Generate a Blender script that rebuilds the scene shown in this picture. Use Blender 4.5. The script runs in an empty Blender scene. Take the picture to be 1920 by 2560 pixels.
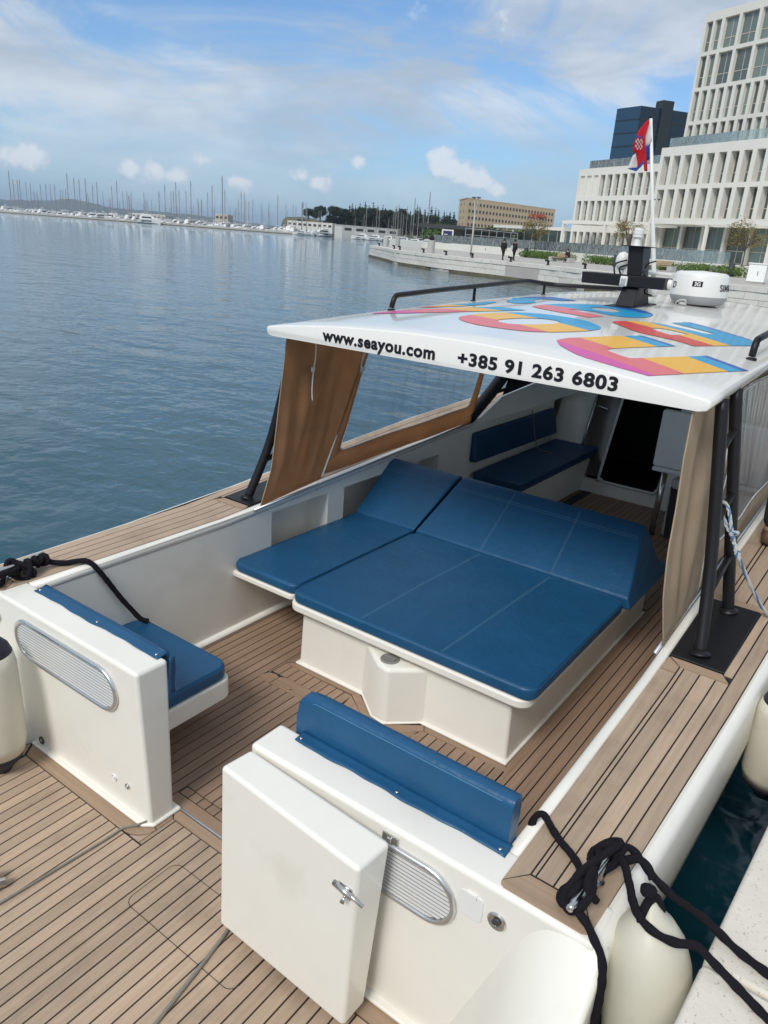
import bpy, bmesh, math, random
from mathutils import Vector, Matrix
from math import sin, cos, pi, radians, sqrt
random.seed(7)
scn = bpy.context.scene
COL = scn.collection

# ------------------------------------------------------------------ camera
yaw, pitch, roll = radians(34.6696), radians(-20.2975), radians(4.1133)
fw = Vector((cos(yaw)*cos(pitch), sin(yaw)*cos(pitch), sin(pitch)))
rt = Vector((sin(yaw), -cos(yaw), 0)); up = rt.cross(fw)
r2 = cos(roll)*rt + sin(roll)*up; u2 = -sin(roll)*rt + cos(roll)*up
cd = bpy.data.cameras.new('camera'); cam = bpy.data.objects.new('camera', cd); COL.objects.link(cam)
M = Matrix((r2, u2, -fw)).transposed().to_4x4(); M.translation = Vector((0, 0, 2.2))
cam.matrix_world = M
cd.sensor_fit = 'VERTICAL'; cd.sensor_height = 36.0; cd.lens = 1860/2560*36.0
cd.clip_start = 0.05; cd.clip_end = 30000
scn.camera = cam
scn.render.resolution_x = 768; scn.render.resolution_y = 1024

# ------------------------------------------------------------------ light
SUN_EL, SUN_AZ = radians(46), math.atan2(-0.10, -1.0)      # direction towards the sun (x fwd, y port)
sd = Vector((cos(SUN_EL)*cos(SUN_AZ), cos(SUN_EL)*sin(SUN_AZ), sin(SUN_EL)))
sl = bpy.data.lights.new('sun', 'SUN'); sl.energy = 1.5; sl.angle = radians(19); sl.color = (1.0, 0.965, 0.91)
so = bpy.data.objects.new('sun', sl); COL.objects.link(so); so.location = (0, 0, 50)
so.rotation_euler = sd.to_track_quat('Z', 'Y').to_euler()

vs = scn.view_settings
vs.view_transform = 'Standard'; vs.look = 'None'; vs.gamma = 1.0; vs.use_curve_mapping = False; vs.exposure = 0.72

w = bpy.data.worlds.new('World'); scn.world = w; w.use_nodes = True
nt = w.node_tree; N = nt.nodes; L = nt.links; N.clear()
def wn(t, **k):
    n = N.new(t)
    for a, b in k.items(): setattr(n, a, b)
    return n
def wmath(op, a, b=None, c=None, clamp=False):
    n = wn('ShaderNodeMath', operation=op, use_clamp=clamp)
    for i, v in enumerate((a, b, c)):
        if v is None: continue
        if isinstance(v, (int, float)): n.inputs[i].default_value = v
        else: L.new(v, n.inputs[i])
    return n.outputs[0]
def wvec(op, a, b=None):
    n = wn('ShaderNodeVectorMath', operation=op)
    for i, v in enumerate((a, b)):
        if v is None: continue
        if isinstance(v, (tuple, list, Vector)): n.inputs[i].default_value = tuple(v)
        else: L.new(v, n.inputs[i])
    return n.outputs['Value'] if op in ('DOT_PRODUCT', 'LENGTH') else n.outputs[0]
def wsmooth(v, a, b):
    n = wn('ShaderNodeMapRange', interpolation_type='SMOOTHSTEP', clamp=True)
    L.new(v, n.inputs[0]); n.inputs[1].default_value = a; n.inputs[2].default_value = b
    return n.outputs[0]
def wmix(f, a, b):
    n = wn('ShaderNodeMix', data_type='RGBA')
    for i, v in ((0, f), (6, a), (7, b)):
        if isinstance(v, (int, float)): n.inputs[i].default_value = v
        elif isinstance(v, tuple): n.inputs[i].default_value = (*v, 1)
        else: L.new(v, n.inputs[i])
    return n.outputs[2]
def wnoise(vec, scale, detail=5, rough=.55, dist=0.0):
    n = wn('ShaderNodeTexNoise'); L.new(vec, n.inputs['Vector'])
    n.inputs['Scale'].default_value = scale; n.inputs['Detail'].default_value = detail
    n.inputs['Roughness'].default_value = rough; n.inputs['Distortion'].default_value = dist
    return n.outputs[0]
sky = wn('ShaderNodeTexSky', sky_type='NISHITA', sun_disc=False)
sky.sun_elevation = SUN_EL; sky.sun_rotation = math.atan2(sd.x, sd.y)
sky.air_density = 1.0; sky.dust_density = 0.7; sky.ozone_density = 1.6
SKX, SKY_ = 1.3, 2.1
tc = wn('ShaderNodeTexCoord'); D = tc.outputs['Generated']
sep = wn('ShaderNodeSeparateXYZ'); L.new(D, sep.inputs[0])
zz = wmath('MAXIMUM', sep.outputs[2], 0.0)
mp = wn('ShaderNodeMapping'); L.new(D, mp.inputs[0]); mp.inputs['Scale'].default_value = (1.0, 1.0, 3.4); mp.inputs['Rotation'].default_value = (.10, -.06, 0); mp.inputs['Location'].default_value = (SKX, SKY_, 0)
hi = wnoise(mp.outputs[0], 2.6, 7, .62, .8)
lo = wnoise(mp.outputs[0], 0.95, 1, .5, 0)
cl = wmath('ADD', wmath('MULTIPLY', hi, .70), wmath('ADD', wmath('MULTIPLY', lo, .42), wmath('MULTIPLY', wmath('MINIMUM', zz, .5), .42)))
m1 = wsmooth(cl, .53, .69)
m1 = wmath('MULTIPLY', m1, wmath('ADD', wmath('MULTIPLY', wsmooth(zz, 0.02, .15), .7), .3))
m1 = wmath('MULTIPLY', m1, .88)
shade = wnoise(mp.outputs[0], 3.6, 4, .6, .3)
ccol = wmix(wsmooth(shade, .32, .68), (5.9, 6.3, 6.75), (3.6, 4.2, 4.9))
tn = wn('ShaderNodeMix', data_type='RGBA', blend_type='MULTIPLY'); tn.inputs[0].default_value = 1.0; L.new(sky.outputs[0], tn.inputs[6]); tn.inputs[7].default_value = (.68, .90, 1.12, 1); tint = tn.outputs[2]
haze = wmath('POWER', wmath('SUBTRACT', 1.0, zz), 9.0)
base = wmix(wmath('MULTIPLY', haze, .85), tint, (2.5, 4.1, 5.9))
col = wmix(m1, base, ccol)
# cumulus puffs close to the horizon: some placed, the rest by noise all round
nz = wnoise(D, 22.0, 6, .62, 0)
nz2 = wnoise(D, 9.0, 1, .5)
SQ = 1.7
D2 = wvec('MULTIPLY', D, (1, 1, SQ))
best = None
for az, el, a in ((32.43, 5.6, 40), (31.81, 4.96, 44), (30.79, 4.56, 46), (29.62, 4.07, 44), (28.31, 3.58, 34), (42.1, 3.59, 34), (41.11, 3.15, 44), (52.07, 3.15, 46), (53.48, 3.13, 34), (50.64, 2.97, 36), (48.43, 4.05, 34), (46.63, 2.89, 34), (60.31, 3.02, 52), (38.24, 4.69, 28)):      # azimuth, elevation (degrees), size
    az, el = radians(az), radians(el); c = Vector((cos(el)*cos(az), cos(el)*sin(az), sin(el)*SQ))
    n_ = wn('ShaderNodeVectorMath', operation='DISTANCE'); L.new(D2, n_.inputs[0]); n_.inputs[1].default_value = tuple(c)
    v = wmath('MULTIPLY_ADD', n_.outputs['Value'], -1860/a, 1.3)
    best = v if best is None else wmath('MAXIMUM', best, v)
band = wmath('MULTIPLY', wsmooth(zz, .012, .05), wmath('SUBTRACT', 1.0, wsmooth(zz, .10, .19)))
gen = wmath('SUBTRACT', wmath('MULTIPLY', wmath('MULTIPLY', wsmooth(nz2, .74, .84), band), 1.0), .3)
best = wmath('MAXIMUM', best, gen)
m2 = wsmooth(wmath('ADD', best, wmath('MULTIPLY', wmath('SUBTRACT', nz, .5), 4.2)), .25, .95)
m2 = wmath('MULTIPLY', m2, .8)
pc = wmix(wsmooth(wmath('ADD', nz, wmath('MULTIPLY', wmath('SUBTRACT', best, .5), .25)), .38, .66), (4.0, 4.8, 5.8), (6.2, 6.6, 7.1))
col = wmix(m2, col, pc)
bg = wn('ShaderNodeBackground'); bg.inputs[1].default_value = 0.078; L.new(col, bg.inputs[0])
wo = wn('ShaderNodeOutputWorld'); L.new(bg.outputs[0], wo.inputs[0])

# ------------------------------------------------------------------ materials
MATS = {}
def mat(name, col, rough=.5, metal=0.0, coat=0.0, vary=0.0, vscale=6.0, bump=0.0, bscale=40.0, bdist=.01, rand=0.0, spec=.5, ior=1.45,
        trans=0.0, stretch=None, stain=None, sheen=0.0, emit=None):
    m = bpy.data.materials.new(name); m.use_nodes = True; t = m.node_tree; n = t.nodes; l = t.links
    p = n['Principled BSDF']; out = n['Material Output']
    p.inputs['Roughness'].default_value = rough; p.inputs['Metallic'].default_value = metal
    p.inputs['Coat Weight'].default_value = coat; p.inputs['Coat Roughness'].default_value = .06
    p.inputs['Specular IOR Level'].default_value = spec; p.inputs['IOR'].default_value = ior
    p.inputs['Sheen Weight'].default_value = sheen
    c = (*col, 1); src = None
    tc = n.new('ShaderNodeTexCoord'); mp = n.new('ShaderNodeMapping'); l.new(tc.outputs['Object'], mp.inputs[0])
    if stretch: mp.inputs['Scale'].default_value = stretch
    def noise(s, d=5, v=None):
        q = n.new('ShaderNodeTexNoise'); l.new(v or mp.outputs[0], q.inputs['Vector']); q.inputs['Scale'].default_value = s; q.inputs['Detail'].default_value = d
        q.inputs['Roughness'].default_value = .6
        return q.outputs[0]
    def mix(f, a, b, mode='MIX'):
        q = n.new('ShaderNodeMix'); q.data_type = 'RGBA'; q.blend_type = mode
        for i, v in ((0, f), (6, a), (7, b)):
            if isinstance(v, (int, float)): q.inputs[i].default_value = v
            elif isinstance(v, tuple): q.inputs[i].default_value = v
            else: l.new(v, q.inputs[i])
        return q.outputs[2]
    cur = c
    if vary:
        r = n.new('ShaderNodeMapRange'); l.new(noise(vscale), r.inputs[0]); r.inputs[1].default_value = .3; r.inputs[2].default_value = .7
        cur = mix(r.outputs[0], tuple(x*(1-vary) for x in col)+(1,), tuple(min(1, x*(1+vary)) for x in col)+(1,))
    if stain:
        sc, lo_, hi_, scol, amt = stain
        r = n.new('ShaderNodeMapRange'); l.new(noise(sc, 8, tc.outputs['Object']), r.inputs[0]); r.inputs[1].default_value = lo_; r.inputs[2].default_value = hi_
        q = n.new('ShaderNodeMath'); q.operation = 'MULTIPLY'; l.new(r.outputs[0], q.inputs[0]); q.inputs[1].default_value = amt
        cur = mix(q.outputs[0], cur, (*scol, 1))
    if rand:
        oi = n.new('ShaderNodeObjectInfo'); r = n.new('ShaderNodeMapRange'); l.new(oi.outputs['Random'], r.inputs[0])
        r.inputs[3].default_value = 1-rand; r.inputs[4].default_value = 1+rand
        q = n.new('ShaderNodeCombineColor'); [l.new(r.outputs[0], q.inputs[i]) for i in range(3)]
        cur = mix(1.0, cur, q.outputs[0], 'MULTIPLY')
    if isinstance(cur, tuple): p.inputs['Base Color'].default_value = cur
    else: l.new(cur, p.inputs['Base Color'])
    if bump:
        b = n.new('ShaderNodeBump'); b.inputs['Strength'].default_value = bump; b.inputs['Distance'].default_value = bdist
        l.new(noise(bscale), b.inputs['Height']); l.new(b.outputs[0], p.inputs['Normal'])
    if trans:
        tr = n.new('ShaderNodeBsdfTranslucent'); ms = n.new('ShaderNodeMixShader'); ms.inputs[0].default_value = trans
        if isinstance(cur, tuple): tr.inputs[0].default_value = cur
        else: l.new(cur, tr.inputs[0])
        l.new(p.outputs[0], ms.inputs[1]); l.new(tr.outputs[0], ms.inputs[2]); l.new(ms.outputs[0], out.inputs[0])
    MATS[name] = m
    return m
GEL = mat('gelcoat', (.82, .795, .72), .36, coat=.12, vary=.025, vscale=3, bump=.04, bscale=9, stain=(3.4, .58, .82, (.58, .54, .44), .4))
GELW = mat('roof_gelcoat', (.79, .775, .73), .22, coat=.6, bump=.12, bscale=4.5)
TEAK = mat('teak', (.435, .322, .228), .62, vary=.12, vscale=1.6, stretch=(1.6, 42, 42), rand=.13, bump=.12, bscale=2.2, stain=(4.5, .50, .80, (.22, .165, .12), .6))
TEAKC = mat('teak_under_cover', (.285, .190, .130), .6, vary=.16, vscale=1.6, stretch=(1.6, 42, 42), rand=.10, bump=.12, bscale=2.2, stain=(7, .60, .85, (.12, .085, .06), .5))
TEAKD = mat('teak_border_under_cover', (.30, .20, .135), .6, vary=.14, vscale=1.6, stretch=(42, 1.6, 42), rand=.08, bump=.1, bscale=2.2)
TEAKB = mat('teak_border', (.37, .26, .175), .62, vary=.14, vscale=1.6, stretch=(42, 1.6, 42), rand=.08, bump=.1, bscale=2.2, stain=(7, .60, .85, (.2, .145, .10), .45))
CAULK = mat('caulk', (.018, .016, .018), .6)
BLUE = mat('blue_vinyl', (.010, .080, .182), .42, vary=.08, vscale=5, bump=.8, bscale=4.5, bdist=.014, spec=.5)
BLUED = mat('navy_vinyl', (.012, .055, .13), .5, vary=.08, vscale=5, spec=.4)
THREAD = mat('thread', (.10, .24, .36), .8)
BLACK = mat('black_powder_coat', (.010, .010, .012), .42, spec=.35, bump=.03, bscale=150)
STEEL = mat('stainless', (.62, .61, .59), .22, metal=1.0, vary=.1, vscale=30)
ALU = mat('aluminium', (.68, .69, .70), .3, metal=1.0)
ROPEK = mat('black_rope', (.016, .014, .019), .95, bump=.9, bscale=260, spec=.2)
ROPEG = mat('grey_line', (.24, .23, .20), .85, bump=.5, bscale=300)
ROPEW = mat('white_line', (.60, .60, .58), .9, bump=.8, bscale=300)
ROPEB = mat('blue_fleck_line', (.08, .17, .34), .9)
CANVAS = mat('beige_canvas', (.52, .40, .275), .9, vary=.08, vscale=7, trans=.34, bump=.25, bscale=14)
CANVASB = mat('backlit_canvas', (.64, .41, .245), .9, vary=.10, vscale=5, trans=.74, bump=.35, bscale=12)  # beige canvas with the brown of its backlight put into the colour
WHITEPL = mat('white_plastic', (.74, .74, .71), .35)
FEND = mat('fender_vinyl', (.60, .57, .465), .42, vary=.05, vscale=5, stain=(9, .60, .80, (.35, .31, .24), .5))
NAVYR = mat('navy_rubber', (.012, .014, .03), .5)
DGREY = mat('dark_grey_plastic', (.045, .048, .052), .5)
LGREY = mat('light_grey_panel', (.86, .86, .84), .4, vary=.03)
INK = mat('black_lettering', (.008, .008, .010), .4)
STONE = mat('limestone', (.70, .67, .60), .7, vary=.07, vscale=2.5, rand=.05, stain=(3.5, .55, .75, (.33, .30, .25), .5), bump=.2, bscale=18)
QSTONE = mat('quay_limestone', (.68, .635, .545), .75, vary=.06, vscale=4, rand=.04, stain=(120, .60, .67, (.2, .17, .14), .55), bump=.25, bscale=30)
PAVE = mat('paving', (.44, .42, .38), .8, vary=.05, vscale=.6)
ALGAE = mat('algae_band', (.13, .115, .075), .85, vary=.25, vscale=1.2)
CONC = mat('concrete', (.45, .44, .41), .8, vary=.08, vscale=2)
BWALL = mat('white_facade', (.70, .68, .62), .75, vary=.03, vscale=.4)
BREV = mat('beige_reveal', (.52, .47, .39), .8)
OCHRE = mat('ochre_plaster', (.56, .43, .28), .85, vary=.04, vscale=.1)
WGLASS = mat('window_glass', (.115, .155, .145), .05, spec=.95, rand=.6)
DGLASS = mat('dark_tower_glass', (.010, .024, .042), .06, spec=.5)
WINDK = mat('window_dark', (.06, .055, .05), .3)
LEAFD = mat('dark_pine_leaf', (.028, .046, .022), .8, vary=.3, vscale=.7)
LEAFC = mat('cypress_leaf', (.020, .036, .020), .85, vary=.3, vscale=.7)
LEAFG = mat('hedge_leaf', (.10, .17, .028), .7, vary=.35, vscale=3)
LEAFY = mat('young_tree_leaf', (.22, .18, .07), .8, vary=.35, vscale=3)
LEAFR = mat('red_tip_leaf', (.42, .10, .06), .8, vary=.3, vscale=3)
BARK = mat('bark', (.11, .085, .065), .9, vary=.2)
BENCHW = mat('bench_wood', (.42, .31, .20), .7, vary=.15)
REDC = mat('flag_red', (.62, .02, .035), .8, trans=.3)
WHTC = mat('flag_white', (.74, .73, .72), .8, trans=.3)
BLUC = mat('flag_blue', (.03, .08, .36), .8, trans=.3)
SKINM = mat('skin', (.48, .30, .22), .6)
CLOTHK = mat('black_cloth', (.014, .014, .017), .9, bump=.3, bscale=60)
CLOTHN = mat('dark_blue_cloth', (.02, .025, .05), .9)
HAIRM = mat('dark_hair', (.02, .014, .01), .7)
SHOE = mat('brown_shoe', (.10, .055, .03), .6)
BOATW = mat('white_boat_hull', (.74, .74, .73), .35)
BOATD = mat('boat_dark_window', (.02, .025, .03), .15)
MASTM = mat('mast_metal', (.27, .26, .24), .5)
HULLB = mat('blue_hull_graphic', (.01, .05, .13), .3, coat=.3)
ORANGE = mat('orange_plastic', (.62, .12, .04), .6)
POSTER = mat('dark_blue_poster', (.03, .03, .11), .5)
HILLM = mat('hill', (.075, .09, .07), .95, vary=.3, vscale=.004)
LANDM = mat('shore_land', (.10, .10, .06), .95, vary=.25, vscale=.05)
GREEN = mat('yacht_green_boot', (.20, .32, .28), .4)

def shader_mat(name, fn):
    m = bpy.data.materials.new(name); m.use_nodes = True; t = m.node_tree; t.nodes.clear()
    fn(t, t.nodes, t.links); return m
def vinyl(t, n, l, haze=.16, tint=(.93, .95, .97), dcol=(.55, .57, .6)):
    o = n.new('ShaderNodeOutputMaterial'); tr = n.new('ShaderNodeBsdfTransparent'); tr.inputs[0].default_value = (*tint, 1)
    g = n.new('ShaderNodeBsdfGlossy'); g.inputs['Roughness'].default_value = .08
    d = n.new('ShaderNodeBsdfDiffuse'); d.inputs[0].default_value = (*dcol, 1)
    fr = n.new('ShaderNodeFresnel'); fr.inputs[0].default_value = 1.45
    tcx = n.new('ShaderNodeTexCoord'); mpx = n.new('ShaderNodeMapping'); l.new(tcx.outputs['Object'], mpx.inputs[0]); mpx.inputs['Scale'].default_value = (9, 9, 1.6)
    nz = n.new('ShaderNodeTexNoise'); l.new(mpx.outputs[0], nz.inputs['Vector']); nz.inputs['Scale'].default_value = 1.4; nz.inputs['Detail'].default_value = 6
    r = n.new('ShaderNodeMapRange'); l.new(nz.outputs[0], r.inputs[0]); r.inputs[1].default_value = .45; r.inputs[2].default_value = .8; r.inputs[3].default_value = haze*.5; r.inputs[4].default_value = haze*2.2
    bp = n.new('ShaderNodeBump'); bp.inputs['Strength'].default_value = .35; bp.inputs['Distance'].default_value = .02; l.new(nz.outputs[0], bp.inputs['Height'])
    l.new(bp.outputs[0], g.inputs['Normal'])
    m1 = n.new('ShaderNodeMixShader'); l.new(r.outputs[0], m1.inputs[0]); l.new(tr.outputs[0], m1.inputs[1]); l.new(d.outputs[0], m1.inputs[2])
    m2 = n.new('ShaderNodeMixShader'); l.new(fr.outputs[0], m2.inputs[0]); l.new(m1.outputs[0], m2.inputs[1]); l.new(g.outputs[0], m2.inputs[2])
    l.new(m2.outputs[0], o.inputs[0])
VINYL = shader_mat('clear_vinyl', vinyl)
TGLASS = shader_mat('tinted_glass', lambda t, n, l: vinyl(t, n, l, .03, (.50, .56, .58)))
GLASSR = shader_mat('railing_glass', lambda t, n, l: vinyl(t, n, l, .26, (.88, .95, .94), (.74, .82, .80)))

def water(t, n, l):
    o = n.new('ShaderNodeOutputMaterial'); p = n.new('ShaderNodeBsdfPrincipled')
    p.inputs['Roughness'].default_value = .03; p.inputs['IOR'].default_value = 1.333
    tcx = n.new('ShaderNodeTexCoord')
    def noise(sc, det, rot=0, sx=1, sy=1, dist=.4):
        m_ = n.new('ShaderNodeMapping'); l.new(tcx.outputs['Object'], m_.inputs[0]); m_.inputs['Rotation'].default_value = (0, 0, rot); m_.inputs['Scale'].default_value = (sx, sy, 1)
        q = n.new('ShaderNodeTexNoise'); l.new(m_.outputs[0], q.inputs['Vector']); q.inputs['Scale'].default_value = sc; q.inputs['Detail'].default_value = det; q.inputs['Distortion'].default_value = dist
        return q.outputs[0]
    def mth(op, a, b):
        q = n.new('ShaderNodeMath'); q.operation = op
        for i, v in enumerate((a, b)):
            if isinstance(v, (int, float)): q.inputs[i].default_value = v
            else: l.new(v, q.inputs[i])
        return q.outputs[0]
    h = mth('ADD', mth('MULTIPLY', noise(.55, 3, .6, 1, .55), 1.0), mth('ADD', mth('MULTIPLY', noise(1.7, 3, -.3, 1, .6), .42), mth('MULTIPLY', noise(5.2, 2, .2), .11)))
    b = n.new('ShaderNodeBump'); b.inputs['Strength'].default_value = 1.0; b.inputs['Distance'].default_value = .125; l.new(h, b.inputs['Height'])
    cr = n.new('ShaderNodeMix'); cr.data_type = 'RGBA'; l.new(noise(.05, 3), cr.inputs[0]); cr.inputs[6].default_value = (.007, .056, .088, 1); cr.inputs[7].default_value = (.014, .082, .112, 1)
    l.new(cr.outputs[2], p.inputs['Base Color']); l.new(b.outputs[0], p.inputs['Normal']); l.new(p.outputs[0], o.inputs[0])
WATER = shader_mat('sea_water', water)

def banded(name, ramp, axis=(.913, -.407)):
    def f(t, n, l):
        o = n.new('ShaderNodeOutputMaterial'); p = n.new('ShaderNodeBsdfPrincipled'); p.inputs['Roughness'].default_value = .4; p.inputs['Coat Weight'].default_value = .12
        g = n.new('ShaderNodeNewGeometry'); d = n.new('ShaderNodeVectorMath'); d.operation = 'DOT_PRODUCT'; l.new(g.outputs['Position'], d.inputs[0]); d.inputs[1].default_value = (*axis, 0)
        cur = (*ramp[0][1], 1)
        for thr, c in ramp[1:]:
            gt = n.new('ShaderNodeMath'); gt.operation = 'GREATER_THAN'; l.new(d.outputs['Value'], gt.inputs[0]); gt.inputs[1].default_value = thr
            mx = n.new('ShaderNodeMix'); mx.data_type = 'RGBA'; l.new(gt.outputs[0], mx.inputs[0])
            if isinstance(cur, tuple): mx.inputs[6].default_value = cur
            else: l.new(cur, mx.inputs[6])
            mx.inputs[7].default_value = (*c, 1); cur = mx.outputs[2]
        l.new(cur, p.inputs['Base Color']); l.new(p.outputs[0], o.inputs[0])
    return shader_mat(name, f)

# ------------------------------------------------------------------ mesh helpers
def catmull(pts, n=8, closed=False):
    pts = [Vector(p) for p in pts]; out = []; m = len(pts); rng = range(m if closed else m-1)
    for i in rng:
        if closed: a, b, c, d = pts[i-1], pts[i], pts[(i+1) % m], pts[(i+2) % m]
        else: a, b, c, d = pts[max(i-1, 0)], pts[i], pts[i+1], pts[min(i+2, m-1)]
        for k in range(n):
            t = k/n
            out.append(.5*((2*b)+(c-a)*t+(2*a-5*b+4*c-d)*t*t+(3*b-a-3*c+d)*t**3))
    if not closed: out.append(pts[-1])
    return out
class G:
    def __init__(s): s.v = []; s.f = []
    def add(s, v, f):
        b = len(s.v); s.v += [tuple(p) for p in v]; s.f += [tuple(i+b for i in q) for q in f]; return s
    def box(s, x0, x1, y0, y1, z0, z1):
        return s.add([(x, y, z) for z in (z0, z1) for y in (y0, y1) for x in (x0, x1)],
                     [(0, 2, 3, 1), (4, 5, 7, 6), (0, 1, 5, 4), (2, 6, 7, 3), (0, 4, 6, 2), (1, 3, 7, 5)])
    def hexa(s, P): # 8 points: bottom 4 ccw, top 4 ccw
        return s.add(P, [(3, 2, 1, 0), (4, 5, 6, 7), (0, 1, 5, 4), (1, 2, 6, 5), (2, 3, 7, 6), (3, 0, 4, 7)])
    def prism(s, poly, z0, z1):
        n = len(poly); zf = lambda z, p: z(p) if callable(z) else z
        return s.add([(p[0], p[1], zf(z0, p)) for p in poly]+[(p[0], p[1], zf(z1, p)) for p in poly],
                     [tuple(range(n-1, -1, -1)), tuple(range(n, 2*n))]+[(i, (i+1) % n, n+(i+1) % n, n+i) for i in range(n)])
    def loft(s, rings, cap=True, closed=True):
        n = len(rings[0]); v = [p for r in rings for p in r]; f = []
        for a in range(len(rings)-1):
            for i in range(n if closed else n-1):
                j = (i+1) % n; f.append((a*n+i, a*n+j, (a+1)*n+j, (a+1)*n+i))
        if cap: f.append(tuple(range(n-1, -1, -1))); f.append(tuple((len(rings)-1)*n+i for i in range(n)))
        return s.add(v, f)
    def tube(s, path, r, n=8, cap=True, closed=False):
        path = [Vector(p) for p in path]; m = len(path); rings = []; T0 = None; nr = None
        for i, p in enumerate(path):
            if closed: t = path[(i+1) % m]-path[i-1]
            else: t = path[min(i+1, m-1)]-path[max(i-1, 0)]
            t.normalize()
            if nr is None:
                a = Vector((0, 0, 1)) if abs(t.z) < .9 else Vector((1, 0, 0)); nr = t.cross(a).normalized()
            else:
                nr = (nr-t*nr.dot(t)); nr = nr.normalized() if nr.length > 1e-6 else t.orthogonal().normalized()
            bn = t.cross(nr); rr = r[i] if isinstance(r, (list, tuple)) else r
            rings.append([p+nr*(cos(2*pi*k/n)*rr)+bn*(sin(2*pi*k/n)*rr) for k in range(n)])
        if closed: rings.append(rings[0]); cap = False
        return s.loft(rings, cap)
    def lathe(s, prof, c, ax=(0, 0, 1), n=24):
        ax = Vector(ax).normalized(); a = ax.orthogonal().normalized(); b = ax.cross(a); c = Vector(c)
        return s.loft([[c+ax*h+(a*cos(2*pi*k/n)+b*sin(2*pi*k/n))*max(r, 1e-4) for k in range(n)] for r, h in prof])
    def sheet(s, fn, nu, nv):
        v = [fn(i/nu, j/nv) for j in range(nv+1) for i in range(nu+1)]
        return s.add(v, [(j*(nu+1)+i, j*(nu+1)+i+1, (j+1)*(nu+1)+i+1, (j+1)*(nu+1)+i) for j in range(nv) for i in range(nu)])
    def mesh(s, name, smooth=False, recalc=True):
        me = bpy.data.meshes.new(name); me.from_pydata(s.v, [], s.f); me.update()
        if recalc:
            bm = bmesh.new(); bm.from_mesh(me); bmesh.ops.remove_doubles(bm, verts=bm.verts, dist=1e-5); bmesh.ops.recalc_face_normals(bm, faces=bm.faces); bm.to_mesh(me); bm.free()
        if smooth: me.polygons.foreach_set('use_smooth', [True]*len(me.polygons))
        return me
    def build(s, name, m, parent=None, smooth=False, bevel=0, seg=3, recalc=True, solid=0, angle=None):
        me = s.mesh(name, smooth or bevel > 0, recalc); o = bpy.data.objects.new(name, me); me.materials.append(m); COL.objects.link(o)
        if solid:
            md = o.modifiers.new('thickness', 'SOLIDIFY'); md.thickness = solid; md.offset = 0
        if bevel:
            md = o.modifiers.new('bevel', 'BEVEL'); md.width = bevel; md.segments = seg; md.limit_method = 'ANGLE'; md.angle_limit = radians(35); md.harden_normals = True
        if angle is not None:
            for e in me.edges: pass
            try: me.set_sharp_from_angle(angle=radians(angle))
            except Exception: pass
        place(o, parent); return o
def place(o, parent=None):
    if parent is not None:
        o.parent = parent; o.matrix_parent_inverse = world(parent).inverted()
    else:
        me = o.data; xs = [v.co for v in me.vertices]
        if xs:
            c = Vector(((min(p.x for p in xs)+max(p.x for p in xs))/2, (min(p.y for p in xs)+max(p.y for p in xs))/2, min(p.z for p in xs)))
            me.transform(Matrix.Translation(-c)); o.location = c
def world(o):
    m = Matrix.LocRotScale(o.location, o.rotation_euler, o.scale)
    return world(o.parent) @ o.matrix_parent_inverse @ m if o.parent else m
def tag(o, label, cat, group=None):
    o['label'] = label; o['category'] = cat
    if group: o['group'] = group
    return o
def struct(o): o['kind'] = 'structure'; return o
def thing(name, label, cat, loc=(0, 0, 0), group=None):
    o = bpy.data.objects.new(name, None); COL.objects.link(o); o.location = loc; o.empty_display_size = .2
    return tag(o, label, cat, group)
def dup(root, loc, rz=0, sc=1, label=None, group=None):
    r = root.copy(); COL.objects.link(r); r.location = loc; r.rotation_euler = (0, 0, rz); r.scale = (sc, sc, sc)
    if label: r['label'] = label
    if group: r['group'] = group
    for ch in root.children:
        c = ch.copy(); COL.objects.link(c); c.parent = r
        for g in ch.children:
            d = g.copy(); COL.objects.link(d); d.parent = c
    return r
def text_mesh(txt, size, bold=0.0, extrude=0.0, spacing=1.0):
    cu = bpy.data.curves.new('lettering', 'FONT'); cu.body = txt; cu.size = size; cu.offset = bold; cu.extrude = extrude; cu.space_character = spacing; cu.resolution_u = 6
    o = bpy.data.objects.new('lettering', cu); COL.objects.link(o)
    bpy.context.view_layer.update(); dg = bpy.context.evaluated_depsgraph_get()
    me = bpy.data.meshes.new_from_object(o.evaluated_get(dg)); bpy.data.objects.remove(o); bpy.data.curves.remove(cu)
    me.materials.clear(); return me
def put(name, me, m, parent=None, smooth=False):
    o = bpy.data.objects.new(name, me); me.materials.append(m); COL.objects.link(o); place(o, parent); return o
def rrect(x0, x1, y0, y1, r, n=5):
    out = []
    for cx, cy, a in ((x1-r, y0+r, -pi/2), (x1-r, y1-r, 0), (x0+r, y1-r, pi/2), (x0+r, y0+r, pi)):
        out += [(cx+r*cos(a+k*pi/2/n), cy+r*sin(a+k*pi/2/n)) for k in range(n+1)]
    return out
def bend(path, r, n=4):  # round the corners of a polyline
    P = [Vector(p) for p in path]; out = [P[0]]
    for i in range(1, len(P)-1):
        a = (P[i-1]-P[i]); b = (P[i+1]-P[i]); ra = min(r, a.length*.48, b.length*.48)
        p0 = P[i]+a.normalized()*ra; p1 = P[i]+b.normalized()*ra
        for k in range(n+1):
            t = k/n; out.append(p0*(1-t)**2+P[i]*2*t*(1-t)+p1*t*t)
    out.append(P[-1]); return out

# ================================================================== SETTING
WZ, PZ = -0.5, 0.93
struct(G().add([(-1500, -2600, WZ), (9000, -2600, WZ), (9000, 10500, WZ), (-1500, 10500, WZ)], [(0, 1, 2, 3)]).build('sea', WATER))
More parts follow.
